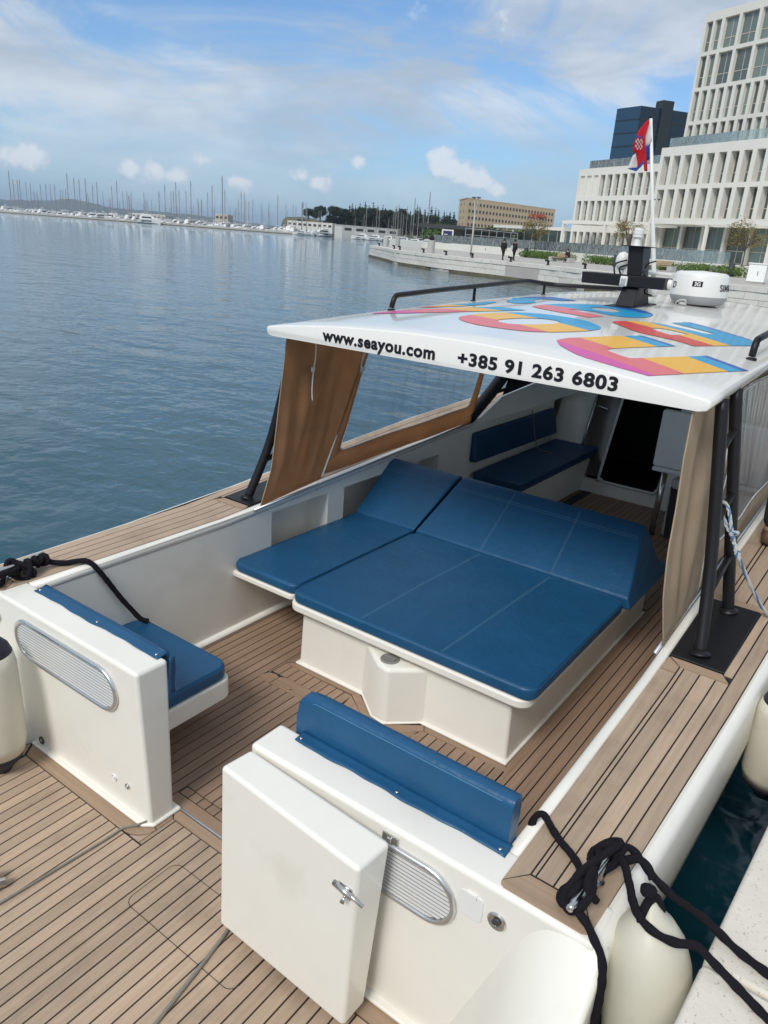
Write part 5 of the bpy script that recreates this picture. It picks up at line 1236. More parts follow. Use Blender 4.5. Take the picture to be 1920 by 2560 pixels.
# marina sheds
def shed(name, pts, z0, z1, label, m, wn_=0, flat=None):
    t = thing(name, label, 'building', (sum(p[0] for p in pts)/len(pts), sum(p[1] for p in pts)/len(pts), z0)); G().prism(pts, z0, z1).build('wall', m, t)
    a, b = Vector((*pts[0], 0)), Vector((*pts[1], 0)); G().prism([((p[0]-sum(q[0] for q in pts)/len(pts))*1.01+sum(q[0] for q in pts)/len(pts), (p[1]-sum(q[1] for q in pts)/len(pts))*1.01+sum(q[1] for q in pts)/len(pts)) for p in pts], z1, z1+.35).build('roof', BWALL, t)
    n_ = Vector((b.y-a.y, a.x-b.x, 0)).normalized(); n_ = n_ if n_.dot(-a) > 0 else -n_; d = (b-a).normalized(); L2 = (b-a).length
    for k in range(wn_):
        p = a+d*(L2*(k+.5)/wn_-L2*.3/wn_)+n_*.06; q = p+d*(L2*.6/wn_)
        G().add([(p.x, p.y, z1-2.4), (q.x, q.y, z1-2.4), (q.x, q.y, z1-1.0), (p.x, p.y, z1-1.0)], [(0, 1, 2, 3)]).build('window', WINDK, t, recalc=False)
    return t
shed('marina_shed', [(345.6, 281.2), (385, 270.6), (395, 285), (355.6, 294.9)], -.5, 6.2, 'low white shed with few windows beside the marina boats', BWALL, 5)
shed('clubhouse', [(392, 366), (405, 338), (415, 343), (402, 372)], 1, 7.5, 'long two-storey white clubhouse behind the marina', BWALL, 9)
shed('control_tower', [(362, 403), (366, 395.5), (374, 399), (370, 407)], 0, 8.2, 'small glazed harbour office between the masts', BREV, 3)
shed('pier_house', [(345, 468), (351, 440), (359, 442), (353, 470)], 0, 5.2, 'low grey building among the sailing boats on the breakwater', CONC, 8)

# ================================================================== MARINA BOATS
sb = thing('sailboat', 'moored white sailing boat with bare mast in the distant marina', 'sailboat', (0, 0, 0), 'sailing boats in the distant marina')
rg = []
for x, hw in ((-5.4, 1.25), (-4.5, 1.5), (-2, 1.8), (1, 1.75), (3.5, 1.15), (5.2, .35), (5.8, .04)):
    rg.append([(x, -hw, 1.15+.03*x), (x, -hw*.92, .4), (x, -hw*.4, -.15), (x, hw*.4, -.15), (x, hw*.92, .4), (x, hw, 1.15+.03*x)])
G().loft(rg).build('hull', BOATW, sb); G().hexa([(-2.5, -1, 1.1), (2.6, -.7, 1.1), (2.6, .7, 1.1), (-2.5, 1, 1.1), (-2.2, -.85, 1.75), (1.6, -.5, 1.7), (1.6, .5, 1.7), (-2.2, .85, 1.75)]).build('cabin', BOATW, sb, bevel=.1)
G().tube([(.9, 0, 1.2), (.9, 0, 18)], [.20, .14], 6).build('mast', MASTM, sb); G().tube([(.9, 0, 2.9), (-3.8, 0, 2.8)], .17, 6).build('boom', WHITEPL, sb)
for z in (7.5, 12.5): G().tube([(.9, -1.1, z), (.9, 1.1, z)], .035, 4).build('spreader', MASTM, sb)
G().tube([(5.6, 0, 1.4), (.9, 0, 17.6)], .022, 4).build('stay', MASTM, sb); G().tube([(-5.3, 0, 1.3), (.9, 0, 17.9)], .022, 4).build('stay', MASTM, sb)
MASTS = [(321.5,580.2,29.1),(325.1,581.9,23.6),(314.7,557.5,22.7),(321.2,566.0,23.5),(332.5,577.5,22.3),(333.5,573.3,22.2),(314.0,527.1,20.7),(317.3,526.0,21.0),(313.7,514.5,20.6),(325.5,528.5,21.3),(314.3,501.2,17.3),(330.1,519.6,28.8),(336.3,521.1,26.5),(326.2,499.5,25.3),(339.1,511.7,26.6),(336.9,500.3,23.2),(320.9,471.6,23.2),(338.9,481.1,22.5),(331.4,464.8,25.4),(335.4,464.2,19.3),(331.9,454.8,19.2),(345.2,468.5,19.7),(339.1,446.6,19.4),(329.4,430.3,14.4),(342.2,442.9,15.0),(352.2,447.8,21.0),(337.0,428.3,20.1),(336.0,421.1,24.1),(341.1,421.5,20.6),(359.4,441.5,21.9),(362.5,442.7,27.6),(351.6,426.1,21.9),(360.0,429.3,22.2),(360.3,424.7,28.3),(341.3,400.1,13.2),(333.3,386.5,16.9),(352.2,405.0,16.7),(350.9,397.6,21.4),(345.8,387.6,25.4),(338.2,377.3,13.2),(349.7,382.6,31.1),(349.9,380.5,22.8),(341.2,361.4,12.3),(343.5,361.7,17.3),(350.8,366.8,22.4),(365.1,379.0,23.0),(354.4,366.6,18.0),(343.9,353.1,17.1),(344.3,350.1,18.3),(353.3,345.5,16.9),(347.5,332.6,21.1),(347.9,326.3,16.6),(361.3,330.6,16.0),(347.6,313.0,18.0),(362.5,323.0,15.6),(358.0,318.5,15.3),(374.7,323.7,14.6),(345.6,297.0,14.0),(354.4,279.2,11.6),(357.7,275.4,13.5),(350.3,268.2,17.8),(362.3,270.0,17.5),(353.2,261.4,17.0),(361.9,261.2,12.8),(356.9,254.4,16.0),(361.7,256.5,18.0),(351.1,247.3,19.0),(356.7,249.2,15.9),(379.7,263.7,15.8),(358.9,247.0,18.6),(373.3,253.8,14.8),(375.6,253.8,24.0),(378.1,252.3,19.7),(371.3,244.3,17.5),(379.7,246.7,27.5)]
rb = random.Random(9); first = True
for _ in range(48):
    y_ = rb.uniform(325, 600); MASTS.append((bwx(y_)+rb.uniform(18, 75), y_, rb.uniform(11, 21)))
for i, (a, b, h) in enumerate(MASTS):
    if b > 315: k = (a*a+b*b)**.5; f_ = 1+max(0, (bwx(min(b, 999))+12-a))/max(a, 1); a, b, h = a*f_, b*f_, 2.2+.5+(h-2.7)*f_
    sc = h/18.0; rz = rb.choice((0, pi))+math.atan2(.15, 1)+rb.uniform(-.12, .12); loc = (a-.9*sc*cos(rz), b-.9*sc*sin(rz), WZ)
    if first: sb.location = loc; sb.rotation_euler = (0, 0, rz); sb.scale = (sc, sc, sc); first = False
    else:
        far = 'in front of the dark trees' if b < 290 else ('at the inner end of the breakwater' if b < 400 else ('behind the middle of the breakwater' if b < 500 else 'towards the far left of the breakwater'))
        dup(sb, loc, rz, sc, 'white sailing boat with bare mast moored '+far)
tag(sb, 'sailing boat with the thickest tall mast at the far left of the marina', 'sailboat', sb['group'])
my = thing('motor_yacht', 'white motor yacht with dark window band moored behind the breakwater', 'yacht', (0, 0, 0), 'motor yachts along the breakwater')
rg = []
for x, hw in ((-7, 1.9), (-4, 2.2), (0, 2.25), (3.5, 1.8), (6, .9), (7.6, .05)):
    rg.append([(x, -hw, 1.7+.07*x+.5), (x, -hw*.85, .5), (x, -hw*.4, -.2), (x, hw*.4, -.2), (x, hw*.85, .5), (x, hw, 1.7+.07*x+.5)])
G().loft(rg).build('hull', BOATW, my)
G().hexa([(-5.5, -1.8, 2.0), (4.2, -1.3, 2.3), (4.2, 1.3, 2.3), (-5.5, 1.8, 2.0), (-5, -1.55, 3.7), (1.6, -1.1, 3.7), (1.6, 1.1, 3.7), (-5, 1.55, 3.7)]).build('cabin', BOATW, my, bevel=.15)
G().hexa([(-3.6, -1.78, 2.65), (3.2, -1.42, 2.65), (3.2, 1.42, 2.65), (-3.6, 1.78, 2.65), (-3.4, -1.68, 3.35), (2.2, -1.27, 3.35), (2.2, 1.27, 3.35), (-3.4, 1.68, 3.35)]).build('window_band', BOATD, my)
G().hexa([(-4.6, -1.5, 3.75), (1.0, -1.2, 3.75), (1.0, 1.2, 3.75), (-4.6, 1.5, 3.75), (-4.4, -1.5, 4.5), (.5, -1.1, 4.3), (.5, 1.1, 4.3), (-4.4, 1.5, 4.5)]).build('flybridge', BOATW, my, bevel=.1)
G().tube([(-2.5, -1.3, 4.4), (-2.2, -1.2, 5.6), (-2.2, 1.2, 5.6), (-2.5, 1.3, 4.4)], .12, 6).build('radar_arch', BOATW, my)
G().hexa([(-3.5, -2.24, 1.0), (3.0, -1.98, 1.15), (3.0, 1.98, 1.15), (-3.5, 2.24, 1.0), (-3.5, -2.28, 1.5), (3.2, -2.02, 1.6), (3.2, 2.02, 1.6), (-3.5, 2.28, 1.5)]).build('hull_window', BOATD, my)
first = True
YS = [597, 585, 566, 554, 543, 530, 514, 500, 478, 463, 447, 431, 418, 405, 392, 380, 362, 346, 338, 324, 317, 591, 578, 571, 560, 548, 537, 521, 508, 486, 470, 455, 438, 424, 411, 398, 386, 374, 366, 358, 350, 342, 335, 328, 321]
for i, y in enumerate(YS):
    sc = rb.uniform(.65, 1.05); rz = pi+rb.uniform(-.15, .15) if i % 3 else rb.uniform(-.1, .1)
    loc = (bwx(y)+9.5+7.5*sc, y, WZ)
    if first: my.location = loc; my.rotation_euler = (0, 0, rz); my.scale = (sc,)*3; first = False
    else: dup(my, loc, rz, sc)
for i, (a, b) in enumerate(((351, 263), (356, 258), (349, 270.5), (361, 251), (366, 246), (345, 306), (342, 309), (371, 242))):
    dup(my, (a, b, WZ), pi/2+rb.uniform(-.3, .3)+.6, rb.uniform(.5, .75), 'white motorboat moored stern-on beyond the pier head', 'motorboats beyond the pier head')
ym = dup(my, (331.5, 432, WZ), -pi/2+.15, 1.25, 'large white motor yacht moored on the open side of the breakwater'); del ym['group']
ym2 = dup(my, (bwx(489)+17, 489, WZ), pi/2, 1.15, 'tallest three-deck motor yacht behind the breakwater'); del ym2['group']
for ch in list(ym2.children): pass
# ================================================================== VEGETATION
def leaf_cloud(g, blobs, n, size, rn, flat=.0):
    tot = sum(b[3]*b[4]*b[5] for b in blobs)
    for (cx, cy, cz_, rx, ry, rz_) in blobs:
        m = int(n*rx*ry*rz_/tot)+4
        for _ in range(m):
            while True:
                a, b, c = rn.uniform(-1, 1), rn.uniform(-1, 1), rn.uniform(-1, 1); q = a*a+b*b+c*c
                if .25 < q < 1: break
            k = 1+.18*sin(a*5+cx)+.12*sin(c*7+b*4); p = Vector((cx+a*rx*k, cy+b*ry*k, cz_+c*rz_*k))
            d1 = Vector((rn.gauss(0, 1), rn.gauss(0, 1), rn.gauss(0, .6))).normalized()*size*rn.uniform(.6, 1.3); d2 = d1.orthogonal().normalized(); d2 = (d2*rn.uniform(-1, 1)+d1.cross(d2).normalized()*rn.uniform(-1, 1)).normalized()*size*rn.uniform(.5, 1)
            g.add([p-d1, p+d2*.8, p+d1, p-d2*.8], [(0, 1, 2, 3)])
    return g
def tree(name, label, x, y, z0, trunk_h, r0, blobs, n, size, m, group, seed, limbs=True, m_b=BARK):
    rn = random.Random(seed); t = thing(name, label, 'tree', (x, y, z0), group)
    g = G().tube(catmull([(x, y, z0), (x+r0*.6, y-r0*.4, z0+trunk_h*.5), (x, y, z0+trunk_h)], 4), [r0*(1-.05*i) for i in range(9)], 7)
    if limbs:
        for b in blobs: g.tube(catmull([(x, y, z0+trunk_h*.62), (x*.5+b[0]*.5, y*.5+b[1]*.5, (z0+trunk_h)*.5+b[2]*.5), (b[0], b[1], b[2])], 3), [r0*.5*(1-.1*i) for i in range(7)], 5)
    g.build('trunk', m_b, t, smooth=True)
    leaf_cloud(G(), blobs, n, size, rn).build('crown', m, t, recalc=False)
    return t
PINES = [((421.5, 373.9, 15.5), 3.0), ((426.5, 367.6, 17.0), 5.1), ((432.8, 358.8, 17.4), 5.7), ((436.9, 352.6, 17.0), 3.2), ((443.7, 343.5, 18.1), 4.4), ((448.2, 337.7, 18.6), 4.0), ((453.7, 329.0, 17.5), 4.4), ((459.8, 320.6, 18.2), 5.0)]
for i, ((a, b, c), r_) in enumerate(PINES):
    rn = random.Random(40+i); bl = [(a+rn.uniform(-.5, .5)*r_, b+rn.uniform(-.6, .6)*r_, c-1.0+rn.uniform(-.3, .35)*r_, r_*.62, r_*.66, r_*.42) for _ in range(5)]+[(a, b, c-1.5, r_*.8, r_*.9, r_*.5)]
    bl += [(a+rn.uniform(-.5, .5)*r_, b+rn.uniform(-.7, .7)*r_, c-r_*.75, r_*.7, r_*.8, r_*.5) for _ in range(2)]
    if i >= 3: bl += [(a+rn.uniform(-.3, .3)*r_, b+rn.uniform(-.5, .5)*r_, c-r_*k, r_*.6, r_*.7, r_*.5) for k in (.8, 1.4)]
    tree('pine_tree', 'rounded dark pine on the wooded rise behind the marina', a, b, 4, c-6, .5, bl, 2400, .62, LEAFD, 'dark pines behind the marina', 50+i)
for i, (a, b, c, r_) in enumerate(((447, 352, 17, 5.5), (454, 344, 18, 5.5), (461, 335, 17.5, 5.5), (468, 327, 17, 6), (474, 318, 18, 5.5), (481, 309, 17, 6), (487, 300, 17, 5.5), (440, 358, 15, 5), (425, 384, 10, 3), (463, 341, 18, 5), (458, 338, 16, 5), (471, 321, 16, 5), (452, 347, 15, 5), (434, 364, 13, 5))):
    rn = random.Random(70+i); bl = [(a+rn.uniform(-.6, .6)*r_, b+rn.uniform(-.8, .8)*r_, c-3+rn.uniform(-.6, .4)*r_, r_*.6, r_*.7, r_*.5) for _ in range(7)]
    tree('oak_tree', 'low bushy evergreen filling the gaps below the cypresses', a, b, 4, c-7, .4, bl, 2600, .6, LEAFD, 'bushy evergreens below the cypresses', 170+i)
CYP = [[452.1,361.6,21.5],[453.2,360.3,21.9],[454.3,358.0,20.8],[456.4,355.7,22.0],[459.1,353.1,23.8],[459.8,350.4,21.4],[462.4,348.2,23.7],[463.7,345.1,21.9],[465.8,342.4,22.4],[466.7,340.4,21.3],[471.3,334.3,22.1],[475,328.5,21.4],[479.2,322.9,22.0],[480.6,321.9,23.8],[481.4,320.3,22.9],[483.0,317.0,21.5],[486.5,313.8,24.5],[487.6,311.1,22.7],[488.7,309.2,22.2],[490.9,305.6,21.5],[493.3,302.2,21.8],[494.7,299.7,21.0],[457.5,352,19.5],[468.5,337.5,20],[477,325.5,20],[484.5,315,20.5],[492,304,20]]
for i, (a, b, c) in enumerate(CYP):
    rn = random.Random(90+i); h = c-4; w_ = rn.uniform(1.5, 2.3); bl = [(a+rn.uniform(-.15, .15), b+rn.uniform(-.15, .15), 4+h*k, w_*wk, w_*wk, h*.11) for k, wk in ((.10, .9), (.22, 1.05), (.36, 1.0), (.50, .9), (.63, .75), (.76, .55), (.87, .36), (.95, .18))]
    tree('cypress_tree', 'tall pointed cypress on the wooded rise behind the marina', a, b, 4, h*.3, .3, bl, 1000, .5, LEAFC, 'cypresses behind the marina', 120+i, False)
rn = random.Random(77)
for i in range(9):   # broad low trees closer to the promenade
    k = i/8; a, b = 268+rn.uniform(-6, 6)+24*k, 172-42*k+rn.uniform(-3, 3); r_ = rn.uniform(4.2, 5.6)
    bl = [(a+rn.uniform(-.7, .7)*r_, b+rn.uniform(-.8, .8)*r_, 5.2+rn.uniform(-1.5, 1.6), r_*.6, r_*.6, r_*.45) for _ in range(6)]
    tree('shade_tree', 'broad olive green tree behind the fenced area', a, b, .9, 4, .35, bl, 1300, .42, LEAFG if i % 3 == 0 else LEAFD, 'broad trees behind the fence', 200+i)
for i, (a, b, h, nm) in enumerate(((88.5, 41.8, 5.3, 'slender young tree with a red-tipped crown beside the dark bin'), (91.5, 31.4, 5.6, 'sparse young tree behind the instrument mast'), (76.6, 15.6, 5.5, 'sparse young tree at the right near the white cabinet'))):
    rn = random.Random(300+i); bl = [(a+rn.uniform(-1.0, 1.0), b+rn.uniform(-1.1, 1.1), .93+h*.66+rn.uniform(-.9, .9), .75, .75, .6) for _ in range(11)]
    t = tree('young_tree', nm, a, b, PZ, h*.62, .085, bl, 1500, .085, LEAFY, 'young trees on the promenade', 310+i)
    if i == 0: leaf_cloud(G(), [(a+rn.uniform(-.8, .8), b+rn.uniform(-.8, .8), .93+h*.9, .6, .6, .3) for _ in range(4)], 500, .08, rn).build('red_tips', LEAFR, t, recalc=False)
def hedge(u0, u1, o0, o1, h, label, seed):
    rn = random.Random(seed); c = fp((u0+u1)/2, (o0+o1)/2, PZ); t = thing('hedge', label, 'hedge', c, 'low hedges on the promenade'); bl = []
    n_ = int((u1-u0)/.7)+1
    for k in range(n_):
        u = u0+(u1-u0)*(k+.5)/n_; p = fp(u, (o0+o1)/2+rn.uniform(-.3, .3), PZ+h*.5); bl.append((p[0], p[1], p[2]-.05, .75, .9, h*rn.uniform(.45, .6)))
    leaf_cloud(G(), bl, 420*n_, .075, rn).build('foliage', LEAFG, t, recalc=False)
    g = G(); [g.tube([(b[0], b[1], PZ), (b[0], b[1], PZ+h*.5)], .03, 4) for b in bl]; g.build('stems', BARK, t)
def uo(x, y): q = Vector((x, y, 0))-FP0; return q.dot(FD), q.dot(FN)
hedge(14.6, 24.3, 17.4, 19.6, .95, 'leafy green hedge beside the dark bin at the left bench', 1)
hedge(27.6, 34.0, 17.4, 19.6, .9, 'leafy green hedge directly behind the instrument mast', 2)
hedge(37.2, 39.6, 17.4, 18.6, .8, 'small tuft of hedge behind the second bench', 3)
hedge(41.0, 48.5, 17.2, 19.6, .95, 'leafy green hedge at the right behind the radar dome', 4)
# ================================================================== STREET FURNITURE
def bench(u, off, ln, label, person=False):
    t = thing('bench', label, 'bench', fp(u, off, PZ), 'benches on the promenade')
    for a in (u-ln/2, u+ln/2-.5): fbox(G(), a, a+.5, off-.35, off+.35, PZ, PZ+.44).build('concrete_end', CONC, t, bevel=.02)
    for k in range(5): fbox(G(), u-ln/2+.5, u+ln/2-.5, off-.33+.135*k, off-.33+.135*k+.115, PZ+.38, PZ+.43).build('slat', BENCHW, t)
    for k in range(3): fbox(G(), u-ln/2+.5, u+ln/2-.7, off-.40, off-.36, PZ+.50+.13*k, PZ+.50+.13*k+.115).build('back_slat', BENCHW, t)
    for a in (u-ln/2+.6, u+ln/2-.9): fbox(G(), a, a+.06, off-.44, off-.40, PZ+.3, PZ+.88).build('back_post', STEEL, t)
b1 = uo(77.3, 33.0); b2 = uo(74.0, 21.9)
bench(b1[0], b1[1]+.3, 3.6, 'wooden bench on concrete blocks with a person sitting on it')
bench(b2[0], b2[1]+.3, 3.6, 'empty wooden bench between two hedges')
def bin_(x, y, label):
    t = thing('litter_bin', label, 'bin', (x, y, PZ), 'dark litter bins on the promenade')
    G().lathe([(.24, 0), (.25, .02), (.25, 1.0), (.23, 1.03)], (x, y, PZ), n=18).build('body', DGREY, t, smooth=True, angle=40); G().lathe([(.26, 0), (.26, .05), (.2, .07), (0, .07)], (x, y, PZ+1.03), n=18).build('lid', DGREY, t)
bin_(88.6, 42.9, 'dark litter bin beside the red-tipped young tree'); bin_(75.9, 27.0, 'dark litter bin left of the instrument mast'); bin_(72.9, 15.6, 'dark litter bin right of the radar dome')
def bitt(x, y, label):
    t = thing('quay_bollard', label, 'bollard', (x, y, PZ), 'black mooring bollards on the promenade edge')
    G().lathe([(.16, 0), (.16, .03), (.09, .06), (.085, .26), (.12, .30), (.12, .36), (.0, .38)], (x, y, PZ), n=14).build('post', BLACK, t, smooth=True)
    G().tube([(x, y, PZ+.33), (x-.16, y+.2, PZ+.35)], .07, 8).build('horn', BLACK, t)
for i, (x, y) in enumerate(((83.0, 61.2), (72.6, 51.4), (69.4, 48.4), (65.2, 42.6), (62.3, 38.2), (60.9, 34.6), (58.5, 29.6), (57.0, 25.6), (55.6, 22.0), (50.4, 11.6))):
    bitt(x, y, 'small black mooring bollard on the promenade edge')
for x, y, h, lab in ((83.6, 60.6, 1.25, 'tall pale concrete pillar at the pier head'), (100, 70.2, 1.3, 'pale concrete pillar behind the pier head'), (67.3, 43.1, 1.2, 'pale concrete pillar with a dark bag on it near the promenade edge')):
    t = thing('concrete_pillar', lab, 'pillar', (x, y, PZ), 'concrete pillars on the pier'); G().lathe([(.36, 0), (.36, h-.02), (.33, h), (0, h)], (x, y, PZ), n=20).build('shaft', CONC, t, smooth=True, angle=40)
    G().lathe([(.37, 0), (.37, .06), (.36, .06)], (x, y, PZ+h*.0), n=20).build('foot', CONC, t)
o = G().lathe([(.2, 0), (.27, .1), (.24, .3), (.12, .42), (0, .45)], (67.3, 43.1, PZ+1.2), n=12).build('dark_bag', CLOTHK, smooth=True); tag(o, 'dark bag lying on the concrete pillar', 'bag')
def lamp(x, y, h, label):
    t = thing('street_lamp', label, 'lamp', (x, y, PZ), 'lamp posts on the promenade'); G().tube([(x, y, PZ), (x, y, PZ+h*.72)], [.09, .07], 10).build('post', CONC, t, smooth=True)
    for s_ in (-1, 1): G().tube([(x, y, PZ+h*.70), (x-.15*s_*.49, y-.30*s_, PZ+h)], .05, 8).build('arm', CONC, t); G().hexa([(x-.2-.15*s_*.49, y-.30*s_-.12, PZ+h), (x+.2-.15*s_*.49, y-.30*s_-.12, PZ+h), (x+.2-.15*s_*.49, y-.30*s_+.12, PZ+h), (x-.2-.15*s_*.49, y-.30*s_+.12, PZ+h), (x-.2-.15*s_*.49, y-.30*s_-.12, PZ+h+.1), (x+.2-.15*s_*.49, y-.30*s_-.12, PZ+h+.1), (x+.2-.15*s_*.49, y-.30*s_+.12, PZ+h+.1), (x-.2-.15*s_*.49, y-.30*s_+.12, PZ+h+.1)]).build('lamp_head', DGREY, t)
lamp(66.5, 38.0, 5.2, 'grey forked lamp post near the two walking people'); lamp(92.0, 29.2, 7.2, 'grey forked lamp post in front of the low hotel wing'); lamp(142, 58, 8.0, 'slim lamp post beyond the kiosk')
# sign board
t = thing('sign_board', 'dark blue poster panel in a white frame near the fence', 'sign', (107, 65.6, PZ))
A, B_ = Vector((106.4, 66.4, 0)), Vector((107.5, 64.9, 0)); nn = Vector((-(B_-A).y, (B_-A).x, 0)).normalized(); nn = nn if nn.dot(-A) > 0 else -nn
def sbx(g, a, b, o0, o1, z0, z1): P = [A.lerp(B_, a)+nn*o0, A.lerp(B_, b)+nn*o0, A.lerp(B_, b)+nn*o1, A.lerp(B_, a)+nn*o1]; return g.hexa([(p.x, p.y, z0) for p in P]+[(p.x, p.y, z1) for p in P])
sbx(G(), .12, .88, -.02, .03, 1.7, 3.65).build('poster', POSTER, t)
for a, b, z0, z1 in ((0, .12, PZ, 3.85), (.88, 1, PZ, 3.85), (.12, .88, 3.65, 3.85), (.12, .88, 1.5, 1.7)): sbx(G(), a, b, -.06, .06, z0, z1).build('frame', BWALL, t)
for k in range(4): sbx(G(), .2, .5+.1*(k % 3), .03, .034, 2.2+.3*k, 2.28+.3*k).build('text_line', LGREY, t)
# site fence with dark screen and orange feet
fe = thing('site_fence', 'open metal site fence with a dark canopy behind it', 'fence', (125, 70, PZ))
A, B_ = Vector((112, 65.5, 0)), Vector((137, 69.5, 0)); A, B_ = Vector((110.5, 64.5, 0)), Vector((128, 64.0, 0))
for k in range(8):
    p = A.lerp(B_, k/7); G().tube([(p.x, p.y, PZ), (p.x, p.y, PZ+3.4)], .06, 6).build('post', STEEL, fe)
    if k < 7:
        q = A.lerp(B_, (k+1)/7)
        for z in (1.2, 2.4, 3.35): G().tube([(p.x, p.y, PZ+z), (q.x, q.y, PZ+z)], .035, 5).build('rail', STEEL, fe)
G().prism([(118, 72), (150, 74), (152, 84), (120, 80)], PZ+3.3, PZ+3.9).build('canopy', WINDK, fe)
G().prism([(122, 75), (152, 77), (152, 77.3), (122, 75.3)], PZ, PZ+3.3).build('dark_screen', WINDK, fe)
for k, (a, b) in enumerate(((113, 66.0), (116, 66.5), (119, 66.6), (121.5, 66.8), (117, 66.9))):
    o = thing('orange_barrier', 'orange plastic barrier behind the site fence', 'barrier', (a, b, PZ), 'orange barriers behind the fence'); G().hexa([(a-.5, b-.25, PZ), (a+.5, b-.25, PZ), (a+.5, b+.25, PZ), (a-.5, b+.25, PZ), (a-.45, b-.08, PZ+.9), (a+.45, b-.08, PZ+.9), (a+.45, b+.08, PZ+.9), (a-.45, b+.08, PZ+.9)]).build('body', ORANGE, o, bevel=.05); G().box(a-.46, a+.46, b-.2, b+.2, PZ+.42, PZ+.58).build('band', WHITEPL, o)
# kiosk
kc = Vector((155, 80, 0))
kt = thing('kiosk', 'white flat-roofed pavilion with glass walls behind the walking people', 'kiosk', (150, 76, PZ))
K0, K1, KD = Vector((152, 82, 0)), Vector((147, 63.5, 0)), Vector((12, -3.2, 0))
G().prism([(p.x, p.y) for p in (K0, K1, K1+KD, K0+KD)], 5.55, 6.15).build('roof', BWALL, kt)
I0, I1 = K0.lerp(K1, .36)+KD*.2, K0.lerp(K1, .93)+KD*.2
G().prism([(p.x, p.y) for p in (I0, I1, I1+KD*.6, I0+KD*.6)], PZ, 5.5).build('glass_walls', WGLASS, kt)
for k in range(6):
    p = I0.lerp(I1, k/5)-KD.normalized()*.05; G().box(p.x-.1, p.x+.02, p.y-.09, p.y+.09, PZ, 5.52).build('mullion', BWALL, kt)
for f_ in (.05, .28, .97): p = K0.lerp(K1, f_)+KD*.05; G().box(p.x-.25, p.x+.25, p.y-.25, p.y+.25, PZ, 5.55).build('column', BWALL, kt)
# white cabinet at the right
t = thing('utility_cabinet', 'pale grey utility cabinet on the promenade at the right edge', 'cabinet', (56.5, 10.4, PZ)); G().box(56.1, 56.9, 9.85, 10.95, PZ+.08, PZ+1.2).build('body', LGREY, t, bevel=.03); G().box(56.05, 56.95, 9.8, 11.0, PZ+1.2, PZ+1.27).build('top', LGREY, t); G().box(56.15, 56.85, 9.9, 10.9, PZ, PZ+.08).build('plinth', CONC, t); G().box(56.08, 56.1, 10.3, 10.34, PZ+.5, PZ+.75).build('handle', DGREY, t)
# parked car behind the people
cr = thing('parked_car', 'dark parked car behind the site fence', 'car', (127, 61.8, PZ))
cx, cy = 127, 61.5
rg = [[(cx+a, cy+b, PZ+z) for a, b, z in ((-.85, y, .35), (-.9, y, .55), (-.85, y, zs), (-.65, y, zr_), (.65, y, zr_), (.85, y, zs), (.9, y, .55), (.85, y, .35))] for y, zs, zr_ in ((-2.1, .6, .62), (-1.9, .75, .8), (-1.1, .85, .92), (-.5, .95, 1.4), (.7, .98, 1.45), (1.5, .95, 1.1), (2.1, .85, .9), (2.15, .6, .62))]
G().loft(rg).build('body', BOATD, cr, smooth=True, angle=35)
for a in (-.8, .8):
    for b in (-1.35, 1.35): G().lathe([(.32, -.1), (.33, 0), (.32, .1), (0, .1)], (cx+a, cy+b, PZ+.33), (1, 0, 0), 16).build('wheel', CLOTHK, cr, smooth=True)
G().box(cx-.72, cx+.72, cy-.3, cy+.6, PZ+1.0, PZ+1.35).build('window', WGLASS, cr)

